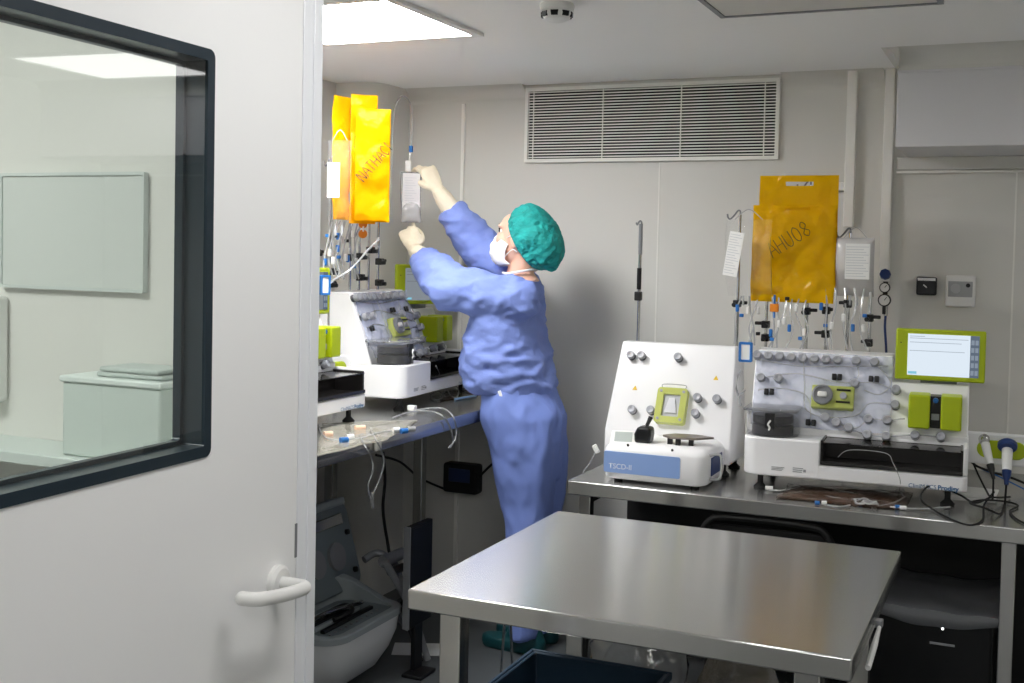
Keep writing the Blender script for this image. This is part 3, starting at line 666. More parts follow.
def clear_bag(loc, w, h, label, rot=0, fill=None, lab_rect=None, seed=0, group=None, mfilm=None, ports=2, thick=.02, lean=0):
    t = thing('fluid_bag', loc, label, 'fluid bag', rot, group)
    vs, fs = bag_mesh(w, h, thick, None, .007, seed, 0, 14, 20, .1); MB().add(vs, fs).build('film', mfilm or M_film, t, angle=80)
    if lab_rect:
        x0, x1, z0, z1 = lab_rect
        LM = Matrix.Translation(((x0 + x1) / 2, 0, z1)) @ Matrix.Rotation(R_(-lean), 4, 'Y') @ Matrix.Translation((-(x0 + x1) / 2, 0, -z1))
        lp = MB(LM).box((x0, -thick / 2 - .012, z0), (x1, -thick / 2 - .0105, z1)).build('paper_label', M_paper, t)
        b = MB(LM); k = int((z1 - z0) / .009)
        for q in range(1, k): b.box((x0 + .003, -thick / 2 - .0126, z0 + .009 * q), (x1 - .004 - .008 * (q % 3), -thick / 2 - .0119, z0 + .009 * q + .002))
        b.build('label_print', mat('label_ink', (200, 202, 206), .7), lp)
    for k in range(ports):
        x = (k - (ports - 1) / 2) * .022
        MB().cyl((x, 0, -h + .004), (x, 0, -h - .03), .004, seg=8).build('port', M_tube, t)
    MB().tube(spline([(-w * .3, 0, 0), (0, 0, .035), (w * .3, 0, 0)], 5), .0015, 6).build('hanging_loop', M_tube, t)
    return t
clear_bag((-.905, 4.035, 1.63), .165, .27, 'clear fluid bag with a white printed label left of the right yellow bags', R_(-6), None, (-.058, -.006, -.20, -.045), 1, lean=-9)
t = clear_bag((-.549, 4.08, 1.572), .125, .20, 'milky fluid bag hanging right of the right yellow bags', R_(4), None, (-.03, .05, -.14, -.02), 8, None, M_fluid)

# ---- hanging lines below the bags of the right machine
rn = random.Random(3)
def hanging_set(name, x0, x1, y, z0, z1, n, label, seed, plane='x'):
    t = thing(name, (x0, y, z1) if plane == 'x' else (y, x0, z1), label, 'tubing set')
    I = inv(t); rn = random.Random(seed); mk = (lambda a, o, z: (a, y + o, z)) if plane == 'x' else (lambda a, o, z: (y + o, a, z))
    for k in range(n):
        a = x0 + (x1 - x0) * (k + .5) / n; a2 = a + rn.uniform(-.03, .03)
        pts = [mk(a, 0, z1), mk(a + rn.uniform(-.015, .015), -.02, z1 - (z1 - z0) * .3), mk((a + a2) / 2 + rn.uniform(-.02, .02), -.03, z1 - (z1 - z0) * .65), mk(a2, -.02, z0)]
        ln = MB(I).tube(spline(pts, 5), .003, 8).build('line', M_tube, t)
        zz = z1 - (z1 - z0) * rn.uniform(.15, .75); q = mk(a + rn.uniform(-.008, .008), -.028, zz)
        MB(I).cbox(q, (.012, .012, .026)).build('connector', M_white2 if k % 3 else M_blue, ln, bevel=.003)
        if k % 2 == 0:
            zz = z1 - (z1 - z0) * rn.uniform(.05, .9); q = mk(a + .008, -.026, zz)
            MB(I).cbox(q, (.014, .012, .012)).build('line_clamp', M_black if k % 4 else M_blue, ln, bevel=.002)
    return t
hanging_set('tubing_set', -.95, -.86, 4.09, 1.19, 1.36, 3, 'clear tubing lines under the labelled fluid bag on the right', 4)
hanging_set('tubing_set', -.835, -.69, 4.075, 1.185, 1.37, 6, 'clear tubing lines with connectors under the handwritten yellow bag', 5)
hanging_set('tubing_set', -.66, -.50, 4.085, 1.19, 1.40, 5, 'clear tubing lines under the milky fluid bag', 6)
b = MB(); q = Vector((-.81, 4.05, 1.325)); t = thing('filter_chamber', q, 'small amber filter piece hanging on the lines of the right machine', 'filter')
MB().cbox((0, 0, 0), (.03, .012, .028)).build('body', M_orange, t, bevel=.003); MB().cyl((0, 0, .013), (0, 0, .045), .004, seg=8).build('inlet', M_blue, t)
MB().cyl((0, 0, -.013), (0, 0, -.035), .004, seg=8).build('outlet', M_blue, t)
# blue framed tag clipped to the left edge of the right machine
p = P(746, 352, Y=3.93); t = thing('blue_tag_holder', p, 'blue framed tag holder clipped to the left edge of the right machine', 'tag holder'); I = inv(t)
b = MB(I); frame_ring(b, p.x - .024, p.x + .022, p.z - .034, p.z + .034, .008, p.y - .006, p.y + .006, .005); b.build('frame', M_blue, t)
MB(I).box((p.x - .017, p.y - .003, p.z - .027), (p.x + .015, p.y + .003, p.z + .027)).build('card', M_paper, t)
MB(I).tube(spline([p + Vector((.01, 0, .034)), p + Vector((.012, .02, .06)), p + Vector((.014, .04, .085))], 5), .003, 8).build('cord', M_tube, t)
tag(MB().tube(spline([P(745, 390, Y=3.93), P(738, 398, Y=3.9), P(741, 405, Y=3.88), P(736, 385, Y=3.98), P(741, 370, Y=4.0)], 6), .003, 8).build('clear_tube', M_tube), 'loose clear tube at the left side of the right machine', 'tube')

# ---- handset bracket at the right side of the right machine
br = MB(I1)
c0, c1 = P(972, 449, Y=3.96), P(1024, 450, Y=3.96); hw = .05
z = (c0.z + c1.z) / 2
poly = [(c0.x - .06, z + hw), (c0.x - .06, z - hw)] + [(c1.x + hw * math.sin(a), z - hw * math.cos(a)) for a in [R_(12 * k) for k in range(16)]]
brk = br.prism(poly, 3.96, 3.985, 'y').build('handset_bracket', M_white, m1, bevel=.006)
poly = [(c0.x + .042 + .028 * math.sin(-a), z - .028 * math.cos(a)) for a in [R_(18 * k) for k in range(11)]][::-1] + [(c1.x - .02 + .028 * math.sin(a), z - .028 * math.cos(a)) for a in [R_(18 * k) for k in range(11)]]
MB(I1).prism(poly, 3.952, 3.962, 'y').build('bracket_inset', M_lime, brk, bevel=.003)
def handset(px, py0, py1, lean, label, headmat, tailmat, r, flange):
    y = 3.93; a = P(px, py0, Y=y); e = P(px + lean, py1, Y=y - .05); t = thing('handset', a, label, 'handset'); I = inv(t)
    d = (e - a); L = d.length; d.normalize()
    MB(I).lathe([(.001, .0), (r * .8, .0), (r, .008), (r * .95, L * .4), (r * .8, L * .8), (.001, L * .8)], a, d, 22).build('body', M_white2, t)
    MB(I).lathe([(.001, -.006), (r * flange * .8, -.006), (r * flange, 0), (r * flange, .012), (r * flange * .85, .017), (.001, .017)], a + Vector((0, -.004, 0)), d + Vector((0, -.5, 0)), 26).build('head', headmat, t)
    MB(I).lathe([(.001, .0), (r * .86, .0), (r * .8, L * .14), (r * .45, L * .3), (r * .4, L * .42), (.001, L * .42)], a + d * L * .78, d, 18).build('tail', tailmat, t)
    return a + d * L * 1.18
e1 = handset(984, 438, 472, 8, 'slim white handset with a silver head hanging in the lime bracket', M_chrome, M_black, .0135, 1.25)
e2 = handset(1007.5, 444, 478, -1, 'white handset with a dark blue collar hanging in the lime bracket', M_dblue, M_dblue, .0165, 1.75)
zb = .7505
def cable(name, pts, r, m, label, cat='cable', n=7):
    return tag(MB().tube(spline(pts, n), r, 8).build(name, m), label, cat)
cable('black_cable', [e1, e1 + Vector((0, -.01, -.06)), P(991, 497, Z=zb + .034), P(975, 503, Z=zb + .032), P(960, 495, Z=zb + .036), P(940, 487, Z=zb + .05), P(927, 487, Z=zb + .06), P(921, 499, Z=zb + .03), P(934, 510, Z=zb + .006), P(955, 521, Z=zb + .004), P(972, 525, Z=zb + .004), P(983, 519, Z=zb + .004), P(984, 505, Z=zb + .008), P(994, 492, Z=zb + .03)], .003, M_rubber, 'black cable of the slim handset looped over the bench front')
cable('black_cable', [e2, e2 + Vector((-.002, -.01, -.06)), P(1004, 505, Z=zb + .004), P(1000, 514, Z=zb + .004), P(985, 508, Z=zb + .03), P(970, 503, Z=zb + .032), P(985, 500, Z=zb + .034), P(1008, 502, Z=zb + .008), P(1018, 506, Z=zb + .006), P(1010, 512, Z=zb + .004), P(1024, 523, Z=zb + .004), P(1060, 530, Z=zb + .004)], .0032, M_rubber, 'black cable of the blue collared handset coiled on the bench')
cable('black_cable', [P(969, 457, Y=4.0), P(975, 465, Y=4.0), P(992, 472, Y=4.02), P(1012, 478, Y=4.05), P(1040, 490, Y=4.1)], .004, M_rubber, 'black cable running behind the handsets to the right')
cable('black_cable', [P(971, 458, Y=3.99), P(978, 474, Y=3.97), P(986, 490, Y=3.95), P(992, 497, Z=zb + .032), P(1010, 497, Z=zb + .006)], .003, M_rubber, 'black cable dropping beside the slim handset to the bench')
cable('blue_cable', [P(969, 459, Y=4.01), P(978, 467, Y=4.01), P(996, 475, Y=4.03), P(1012, 483, Y=4.06), P(1040, 497, Y=4.1)], .0025, M_blue, 'blue cable running behind the handsets to the right')
# papers under the right end of the machine
for k, (dx, dy, rot) in enumerate(((0, 0, 6), (.006, -.006, 2), (-.005, .004, 10), (.008, .003, -3))):
    c = P(972, 498.5, Z=.75)
    tag(MB(Matrix.Translation((c.x + dx, c.y + dy, .7506 + .006 * k)) @ Matrix.Rotation(R_(rot), 4, 'Z')).box((-.065, -.05, 0), (.065, .07, .0052)).build('paper_booklet', M_paper, bevel=.001),
        ['white booklet at the bottom of the small stack beside the right machine', 'white booklet second from the bottom of the stack beside the right machine', 'white booklet second from the top of the stack beside the right machine', 'white booklet on top of the small stack beside the right machine'][k], 'booklet', 'booklets beside the right machine')

# ---- brownish film and tubing lying under and in front of the right machine
def sheet(name, pts, m, label, cat, z, amp=.008, n=18, seed=0, solid=.0015):
    a, b_, c, d = [Vector(p) for p in pts]; vs = []
    for j in range(n + 1):
        for i in range(n + 1):
            u, v = i / n, j / n; p = (a * (1 - u) + b_ * u) * (1 - v) + (d * (1 - u) + c * u) * v
            q = Vector((p.x * 14 + seed, p.y * 14, 0)); e = .3 + .7 * (1 - max(abs(2 * u - 1), abs(2 * v - 1)) ** 3)
            k = .012 * noise.noise(q * .6 + Vector((7, 3, 0)))
            vs.append((p.x + k, p.y + k, z + amp * e * (1 + noise.noise(q) + .6 * noise.noise(q * 3))))
    b = MB().add(vs, [(j * (n + 1) + i, j * (n + 1) + i + 1, (j + 1) * (n + 1) + i + 1, (j + 1) * (n + 1) + i) for j in range(n) for i in range(n)])
    return tag(b.build(name, m, angle=80, solid=solid), label, cat)
sheet('waste_bag', [P(775, 499, Z=.75), P(905, 511, Z=.75), P(915, 494, Z=.75), P(790, 485, Z=.75)], M_brown, 'flat brownish plastic bag lying under the front of the right machine', 'bag', .7515, .009)
t = thing('tubing_set', P(850, 502, Z=.75), 'coiled clear tubing with blue and white connectors on the right bench', 'tubing set'); I = inv(t)
def coil(c, r, turns, z, rnd, jit=.01): return [Vector((c.x + (r + rnd.uniform(-jit, jit)) * math.cos(k * .7), c.y + (r * .7 + rnd.uniform(-jit, jit)) * math.sin(k * .7), z + .003 * (k % 3) + rnd.uniform(0, .006))) for k in range(int(turns * 9))]
rr = random.Random(11)
MB(I).tube(spline(coil(P(862, 503, Z=.757), .028, 2.5, .757, rr), 4), .0028, 8).build('line', M_tube, t)
MB(I).tube(spline(coil(P(872, 505, Z=.757), .022, 2, .757, rr), 4), .0028, 8).build('line', M_tube, t)
for (x0, y0, x1, y1) in ((768, 490, 800, 487), (800, 487, 848, 500), (880, 506, 905, 497), (826, 505, 850, 505), (905, 497, 900, 489), (890, 507, 950, 507)):
    MB(I).tube(spline([P(x0, y0, Z=.756), P((x0 + x1) / 2, (y0 + y1) / 2 + 2, Z=.757), P(x1, y1, Z=.756)], 6), .003, 8).build('line', M_tube, t)
for x, y, m, d in ((769, 488, M_white2, .024), (817, 503, M_blue, .012), (824, 503, M_white2, .014), (860, 500, M_blue, .012), (874, 503, M_white2, .014), (897, 507, M_blue, .012), (903, 508, M_white2, .018), (900, 491, M_white2, .022)):
    p = P(x, y, Z=.758); MB(I).cyl((p.x - d / 2, p.y, p.z), (p.x + d / 2, p.y + .004, p.z), .0065, seg=10).build('connector', m, t)
# thin tubes dropping from the tray slot
cable('clear_tube', [P(838, 457, Y=3.74), P(850, 450, Y=3.72), P(885, 453, Y=3.71), P(893, 463, Y=3.71), P(900, 480, Y=3.70), P(899, 492, Z=.757)], .0011, M_tube, 'thin clear tube dropping from the tray of the right machine', 'tube')

# ---- separator machine
t = thing('separator_machine', (-1.13, 3.86, .75), 'white sloping separator machine with grey knobs on the right bench', 'laboratory machine'); sp = t
SN = Vector((0, -.36, .16)).normalized(); 
def sq(x, z): return Vector((x, .0 + (z - .12) / .316 * .14, z))
b = MB()
vs = []; prof = [(.0, .045), (.0, .135), (.14, .436), (.18, .436), (.245, .40), (.245, .045)]
for xl, xr, (y, z) in [(-.225 + .012 * max(0, (z - .135) / .3), .225 - .022 * max(0, (z - .135) / .3), (y, z)) for y, z in prof]: vs.append(((xl, y, z), (xr, y, z)))
b.rings([[v[0] for v in vs], [v[1] for v in vs]]); b.build('housing', M_white, t, bevel=.006, seg=3)
def sq(x, z): return Vector((x, (z - .135) / .301 * .14, z))
SN = Vector((0, -.301, .14)).normalized()
for x, z in ((-.167, .383), (-.128, .384), (.007, .385), (-.13, .2), (-.062, .203), (.096, .255), (.164, .255), (.096, .204)):
    b = MB(); knob(b, sq(x, z), SN); b.build('valve_knob', [M_knob, M_knob_shade], t)
X = face_xf(sq(.008, .222) + SN * .012, (1, 0, 0), Vector((0, .14, .301)))
b = MB(X); frame_ring(b, -.054, .054, -.064, .064, .022, -.0, .0, .01)
fb = MB(X @ Matrix.Rotation(R_(-90), 4, 'X')); frame_ring(fb, -.054, .054, -.064, .064, .024, -.014, .014, .012)
cf = fb.build('column_frame', M_limec, t, bevel=.002); lab(cf, 'clear lime frame')
MB(X).box((-.032, -.042, -.012), (.032, .042, .004)).build('inner_plate', mat('plate_silver', (176, 178, 184), .35), cf, bevel=.003)
MB(X).prism([(-.022, -.026), (.022, -.026), (.010, .028), (-.010, .028)], .004, .009, 'z').build('inner_cone', mat('cone_silver', (205, 206, 212), .3), cf)
for x, y in ((-.04, .05), (.04, .05), (-.04, -.05), (.04, -.05)): MB(X).lathe([(.001, 0), (.005, 0), (.005, .004), (.001, .004)], (x, y, .013), (0, 0, 1), 12).build('frame_pin', M_knob, cf)
MB(X).tube(spline([(-.04, .064, .002), (-.038, .078, .002), (.038, .078, .002), (.04, .064, .002)], 5), .0018, 8).build('frame_bail', M_tube, cf)
for x, z in ((-.137, .277), (.147, .328)):
    Xs = face_xf(sq(x, z) + SN * .0012, (1, 0, 0), Vector((0, .14, .301)))
    MB(Xs).prism([(-.009, -.007), (.009, -.007), (0, .009)], 0, .0006, 'z').build('warning_triangle', mat('warning_yellow', (228, 190, 40), .5), t)
text('lettering', 'Separator', .075, face_xf((.128, -.0008, .053), (1, 0, 0), (0, 0, 1)), M_ink, t, bold=.025)
for x in (-.17, .19):
    for y in (.05, .21): MB().lathe([(.001, 0), (.02, 0), (.022, .006), (.010, .018), (.010, .05), (.001, .05)], (x, y, 0), (0, 0, 1), 18).build('foot', M_rubber, t)
I = inv(t); q = P(639, 300, Y=4.19)
pl = MB(I).cyl((q.x, 4.19, .79), (q.x, 4.19, 1.61), .006, seg=10).build('hanger_pole', M_chrome, t)
MB(I).tube(spline([(q.x, 4.19, 1.60), (q.x + .003, 4.19, 1.618), (q.x - .004, 4.19, 1.626), (q.x - .014, 4.19, 1.612), (q.x - .018, 4.19, 1.62)], 4), .0035, 8).build('hook', M_grey, pl)
MB(I).cyl((q.x, 4.19, 1.615), (q.x, 4.19, 1.50), .0075, seg=10).build('pole_sleeve', M_grey, pl)
q = P(639, 296, Y=4.19); MB(I).cbox((q.x, 4.182, q.z), (.026, .026, .034)).build('clamp', M_black, pl, bevel=.004)
q = P(639, 284, Y=4.19); MB(I).cyl((q.x, 4.19, q.z - .02), (q.x, 4.19, q.z + .06), .0085, seg=10).build('pole_collar', M_black, pl)

# ---- tube welder in front of it
t = thing('tube_welder', (-1.095, 3.6, .75), 'low white and pale blue tube welder standing in front of the separator', 'laboratory machine'); tw = t
def rrect(x0, x1, y0, y1, r, k=6):
    out = []
    for cx, cy, a0 in ((x1 - r, y1 - r, 0), (x0 + r, y1 - r, 90), (x0 + r, y0 + r, 180), (x1 - r, y0 + r, 270)): out += [(cx + r * math.cos(R_(a0 + 90 * i / k)), cy + r * math.sin(R_(a0 + 90 * i / k))) for i in range(k + 1)]
    return out
b = MB(); lay = [(.012, .014, .03), (.018, .004, .035), (.04, .0, .04), (.105, .0, .04), (.118, .006, .038), (.13, .022, .034)]
b.rings([[(x, y, z) for x, y in rrect(-.175 + i, .175 - i, i, .27 - i * .4, r)] for z, i, r in lay])
b.build('body', M_white, t, angle=50)
b = MB(); frame = [(-.165, .012), (.085, .012)]
poly = rrect(-.168, .09, .034, .104, .006)
b.prism(poly, -.0015, .004, 'y'); b.build('front_label', M_pale, t, bevel=.0008)
text('lettering', 'TSCD-II', .078, face_xf((-.15, -.0024, .048), (1, 0, 0), (0, 0, 1)), M_inkw, t, bold=.01)
X = face_xf((-.125, .065, .136), (1, .25, 0), (0, .8, .6))
MB(X).prism([(-.045, -.035), (.045, -.035), (.04, .035), (-.04, .035)], -.02, .006, 'z').build('display_wedge', M_white2, t, bevel=.004)
MB(X).box((-.028, -.02, .0055), (.03, .026, .0075)).build('display_window', mat('display_grey', (178, 186, 182), .3), t, bevel=.001)
hd = MB(); 
hd.prism([(-.028, -.0), (.024, 0), (.028, .03), (.026, .054), (-.018, .056), (-.030, .03)], .05, .105, 'y')
hd.v = [v + Vector((-.055, 0, .128)) for v in hd.v]; hdo = hd.build('welding_head', M_black, t, bevel=.010, seg=3)
MB().tube([(-.05, .085, .185), (-.046, .095, .20), (-.042, .10, .212)], [.006, .007, .008], 10).build('head_lever', M_black, hdo)
b = MB(); b.prism([(-.0, .10), (.035, .065), (.115, .075), (.165, .135), (.10, .16), (.03, .15)], .150, .157, 'z'); b.build('cover_plate', mat('plate_brown', (142, 132, 124), .35, .6), t, bevel=.002)
for x, y in ((.03, .085), (.06, .075), (.1, .09)): MB().box((x - .008, y - .006, .128), (x + .008, y + .008, .152)).build('plate_post', M_black, t, bevel=.002)
for x, z in ((-.09, .126), (.06, .122)): MB().lathe([(.001, 0), (.004, 0), (.004, .006), (.001, .006)], (x, .012, z - .002), (0, -.6, .8), 10).build('button', M_black, t)
MB().tube(spline([(.172, .05, .11), (.205, .05, .115), (.212, .05, .09), (.21, .05, .05), (.20, .05, .035), (.172, .05, .035)], 6), .0045, 10).build('side_bail', M_tube, t)
MB().box((.170, .06, .04), (.178, .2, .10)).build('side_window', M_dblue, t, bevel=.003)
for x in (-.13, .13):
    for y in (.04, .21): MB().lathe([(.001, 0), (.014, 0), (.014, .016), (.001, .016)], (x, y, 0), (0, 0, 1), 14).build('foot', M_rubber, t)
p = P(596, 449, Y=3.66); p2 = P(583, 472, Z=.76)
t = thing('tube_clip', p2, 'white clip on a thin tube at the left end of the right bench', 'clip'); I = inv(t)
MB(I).tube(spline([p2, p2.lerp(p, .5) + Vector((.006, 0, 0)), p], 5), .0025, 8).build('line', M_tube, t)
MB(I).cbox((0, 0, 0), (.018, .006, .03), 0, Matrix.Translation(p) @ Matrix.Rotation(R_(-30), 4, 'Y')).build('clip_body', M_white2, t, bevel=.002)

# ================================================================== left bench machines
m3, mp3 = dup(m1, (-2.108, 4.055, .90), R_(93), 'white cell processing machine on the left bench, in front of the masked person')
m2, mp2 = dup(m1, (-2.098, 3.14, .90), R_(90), 'white cell processing machine on the left bench, half hidden by the door frame')

dim = {'screen': emis('screen_dim', (.80, .90, 1, 1), .28), 'screen_rule': emis('screen_rule_dim', (.45, .52, .6, 1), .25)}
for o in [c for mm in (m2, m3) for c in mm.children_recursive if c.name.split('.')[0] in dim]:
    o.data = o.data.copy(); o.data.materials[0] = dim[o.name.split('.')[0]]

# the left machine's display is swivelled towards the passage and its poles stand further forward
for src, cp in mp3.items():
    n_ = cp.name.split('.')[0]
    if n_ == 'display':
        pv = Vector((.247, .2, 0)); a = R_(-38); cp.rotation_euler = (0, 0, a)
        cp.location = pv - Matrix.Rotation(a, 3, 'Z') @ pv + Vector((-.03, -.02, .01))
    if n_ == 'hanger_pole': cp.location.y -= .10
# hanger bags above the left bench machines
def tilted_bag(name, a, b_, z, h, label, seed, film, slot=None, writing=None, wr=.008, thick=.012, taper=0):
    a, b_ = Vector(a), Vector(b_); d = b_ - a; w = d.length; rot = math.atan2(d.y, d.x)
    t = thing(name, ((a.x + b_.x) / 2, (a.y + b_.y) / 2, z), label, 'bag', rot)
    vs, fs = bag_mesh(w, h, thick, slot, wr, seed, taper, 30, 46, 0, .0055); MB().add(vs, fs).build('film', film, t, angle=80)
    return t
def px_at(x, y, Y): p = P(x, y, Y=Y); return p
M_yel2 = clear('bright_yellow_bag_film', (246, 182, 8), .95, .18, .14, True, .45)
qa, qb = P(334, 95, Y=3.52), P(352, 93, Y=3.60)
tilted_bag('yellow_bag', qa, qb, qa.z, .44, 'narrow yellow bag at the left edge of the left bench bags', 3, M_yel2)
qa, qb = P(352, 92, Y=3.56), P(377, 103, Y=3.62)
tilted_bag('yellow_bag', qa, qb, (qa.z + qb.z) / 2 + .01, .46, 'tall folded yellow bag in the middle of the left bench bags', 7, M_yel2, wr=.012)
qa, qb = P(356, 108, Y=3.53), P(387, 108, Y=3.60)
yb3 = tilted_bag('yellow_bag', P(356, 107, Y=3.53), P(391, 108, Y=3.60), qa.z, .40, 'yellow bag with handwriting nearest the raised hands', 13, M_yel2, wr=.009)
hand_written('NATHACI', Matrix.Translation((-.03, -.022, -.26)) @ Matrix.Rotation(R_(90), 4, 'X') @ Matrix.Rotation(R_(50), 4, 'Z'), .034, M_pen, yb3, .0016)
qa, qb = P(328, 140, Y=3.42), P(352, 140, Y=3.46); d = qb - qa
clear_bag(((qa + qb) / 2).to_tuple(), d.length, .30, 'clear fluid bag with a white label at the left edge above the left bench', math.atan2(d.y, d.x), None, (-.04, .002, -.2, -.08), 21)
hanging_set('tubing_set', 3.50, 3.60, -2.27, 1.39, 1.60, 4, 'clear tubing lines under the leftmost yellow bag on the left bench', 14, 'y')
hanging_set('tubing_set', 3.62, 3.78, -2.30, 1.385, 1.62, 6, 'clear tubing lines with clamps under the left handwritten yellow bag', 17, 'y')
q = P(363, 229, Y=3.66); t = thing('filter_chamber', q, 'small orange filter piece hanging under the left yellow bags', 'filter')
for dz in (.018, -.018): MB().lathe([(.001, -.006), (.016, -.006), (.016, .006), (.001, .006)], (0, 0, dz), (.4, -1, 0), 16).build('disc', M_orange, t)
MB().cbox((0, 0, 0), (.014, .012, .02)).build('body', M_white2, t, bevel=.002)
q = P(325, 285, Y=3.36); t = thing('blue_tag_holder', q, 'blue framed tag holder at the left edge by the door frame', 'tag holder')
X = Matrix.Rotation(R_(70), 4, 'Z'); b = MB(X); frame_ring(b, -.02, .02, -.034, .034, .007, -.005, .005, .005); b.build('frame', M_blue, t)
MB(X).box((-.014, -.002, -.028), (.014, .002, .028)).build('card', M_paper, t)
cable('clear_tube', [P(380, 238, Y=3.62), P(368, 250, Y=3.60), P(352, 268, Y=3.57), P(334, 280, Y=3.5), P(326, 287, Y=3.45)], .004, M_tube, 'clear tube slanting down in front of the left bench poles', 'tube')

# clutter on the left bench
zl = .9005
sheet('plastic_pouch', [P(316, 458, Z=.9), P(385, 441, Z=.9), P(418, 421, Z=.9), P(322, 424, Z=.9)], clear('yellowish_film', (240, 236, 220), .34, .1, .16, False, .12), 'flat clear yellowish pouch lying on the left bench front', 'pouch', .9015, .006, seed=4)
sheet('plastic_pouch', [P(440, 402, Z=.9), P(478, 396, Z=.9), P(480, 386, Z=.9), P(446, 392, Z=.9)], M_brown, 'brownish flat pouch on the left bench beside the person', 'pouch', .9015, .010, seed=8)
t = thing('tubing_set', P(380, 440, Z=.9), 'clear tubing with blue and white connectors on the left bench front', 'tubing set'); I = inv(t)
for pts in ([(318, 425, .905), (325, 437, .91), (338, 440, .908), (360, 438, .91), (378, 433, .912), (400, 430, .908)],
            [(360, 436, .91), (366, 448, .91), (371, 456, None), (373, 470, None), (368, 486, None), (371, 500, None), (373, 507, None)],
            [(370, 427, .912), (376, 440, .91), (381, 450, None), (384, 462, None), (380, 478, None), (374, 492, None), (372, 500, None)]):
    MB(I).tube(spline([P(x, y, Z=z) if z else P(x, y, X=-1.875) for x, y, z in pts], 6), .0026, 8).build('line', M_tube, t)
for x, y, m, l in ((344, 440, M_blue, .022), (350, 437, M_white2, .02), (404, 431, M_blue, .02), (411, 429, M_tube, .024), (396, 430, M_white2, .02), (360, 428, mat('peach_plastic', (232, 196, 170), .5), .03), (328, 434, mat('peach_plastic', (232, 196, 170), .5), .024)):
    p = P(x, y, Z=.913); MB(I).cyl((p.x - l * .3, p.y - l / 2, p.z), (p.x + l * .3, p.y + l / 2, p.z), .009, seg=12).build('connector', m, t)
p = P(378, 446, X=-1.876); MB(I).cbox(p, (.012, .03, .03)).build('clip', M_white2, t, bevel=.004)
p = P(372, 502, X=-1.875); MB(I).cyl((p.x, p.y - .004, p.z + .03), (p.x, p.y + .006, p.z - .02), .005, seg=10).build('end_piece', M_tube, t)
t = thing('tubing_set', P(450, 398, Z=.9), 'looped white tubing hanging over the left bench edge beside the person', 'tubing set'); I = inv(t)
MB(I).tube(spline([P(392, 418, Z=.905), P(410, 412, Z=.91), P(428, 411, Z=.912), P(441, 415, X=-1.88), P(449, 425, X=-1.872), P(453, 440, X=-1.872), P(450, 448, X=-1.872)], 6), .0028, 8).build('line', M_tube, t)
MB(I).tube(spline([P(416, 410, Z=.91), P(440, 408, Z=.912), P(452, 415, X=-1.88), P(456, 428, X=-1.872), P(455, 440, X=-1.872), P(448, 448, X=-1.872)], 6), .0028, 8).build('line', M_tube, t)
MB(I).tube(spline([P(436, 366, X=-2.05), P(444, 382, Z=.94), P(450, 395, Z=.91), P(457, 397, Z=.915), P(458, 388, Z=.93), P(450, 384, Z=.945), P(444, 392, Z=.92), P(438, 400, Z=.908), P(430, 396, Z=.908), P(438, 391, Z=.915), P(447, 398, Z=.906)], 6), .0026, 8).build('line', M_tube, t)
p = P(412, 408, Z=.912); MB(I).cbox(p, (.03, .026, .02)).build('clip', M_white2, t, bevel=.003)
p = P(466, 398, Z=.906); MB(I).tube([p + Vector((-.02, -.06, 0)), p + Vector((.0, .03, .002)), p + Vector((0, .09, 0))], .005, 8).build('blue_line', mat('blue_tube', (150, 190, 232), .3), t)

# under the left bench
t = thing('power_adapter', (-2.16, YB, .54), 'black power adapter with a blue label on the wall under the left bench', 'adapter'); I = inv(t)
pa, pb = P(447, 461, Y=4.47), P(480, 494, Y=4.47)
MB(I).box((pa.x, 4.43, pb.z), (pb.x, YB - .001, pa.z)).build('housing', M_rubber, t, bevel=.012, seg=3)
MB(I).box((pa.x + .03, 4.427, pb.z + .05), (pb.x - .03, 4.431, pa.z - .02)).build('label', mat('label_navy', (30, 44, 84), .4), t, bevel=.002)
cable('black_cable', [P(376, 455, X=-2.3), P(400, 462, X=-2.35), P(420, 478, Y=4.46), P(447, 490, Y=4.46)], .005, M_rubber, 'black cable running to the left from the power adapter')
cable('black_cable', [P(480, 476, Y=4.46), P(490, 466, Y=4.44), P(502, 457, Y=4.40), P(520, 452, Y=4.45)], .005, M_rubber, 'black cable running behind the person from the power adapter')
cable('black_cable', [P(383, 452, X=-2.2), P(385, 480, X=-2.2), P(383, 510, X=-2.2), P(388, 545, X=-2.2), P(394, 580, X=-2.15)], .006, M_rubber, 'black cable hanging under the left bench behind the open case')

# open hard-shell device case on the floor under the left bench
cx0, cx1, cy0, cy1 = -2.27, -1.985, 3.12, 3.60
t = thing('device_case', ((cx0 + cx1) / 2, (cy0 + cy1) / 2, 0), 'large white and grey hard-shell device with its lid open on the floor', 'device'); I = inv(t)
mgl = mat('case_grey', (150, 158, 162), .45); mdk = mat('case_dark', (112, 122, 126), .5); mwh = mat('case_white', (224, 226, 228), .45)
def crr(i, i2, r): return rrect(cx0 + i2, cx1 - i, cy0 + i, cy1 - i, r, 8)
b = MB(I); hull = [(.0, .15, .03, .05), (.012, .11, .015, .07), (.05, .06, .0, .08), (.11, .025, .0, .09), (.17, .006, .0, .09), (.225, 0, 0, .09)]
b.rings([[(x, y, z) for x, y in crr(i, i2, r)] for z, i, i2, r in hull]); b.build('hull', mwh, t, angle=60)
def zr(x): return .225 + .02 + .09 * max(0, (cx1 - .08 - x) / (cx1 - cx0 - .08)) ** 1.2
b = MB(I); A = crr(-.004, 0, .09); B = crr(.028, .028, .065)
b.rings([[(x, y, .222) for x, y in A], [(x, y, zr(x)) for x, y in A], [(x, y, zr(x)) for x, y in B], [(x, y, .21) for x, y in B]], cap=False); b.build('rim', mgl, t, bevel=.004)
b = MB(I); b.rings([[(x, y, .20) for x, y in crr(.02, .02, .065)], [(x, y, .232) for x, y in crr(.02, .02, .065)]])
b.build('tray', mdk, t)
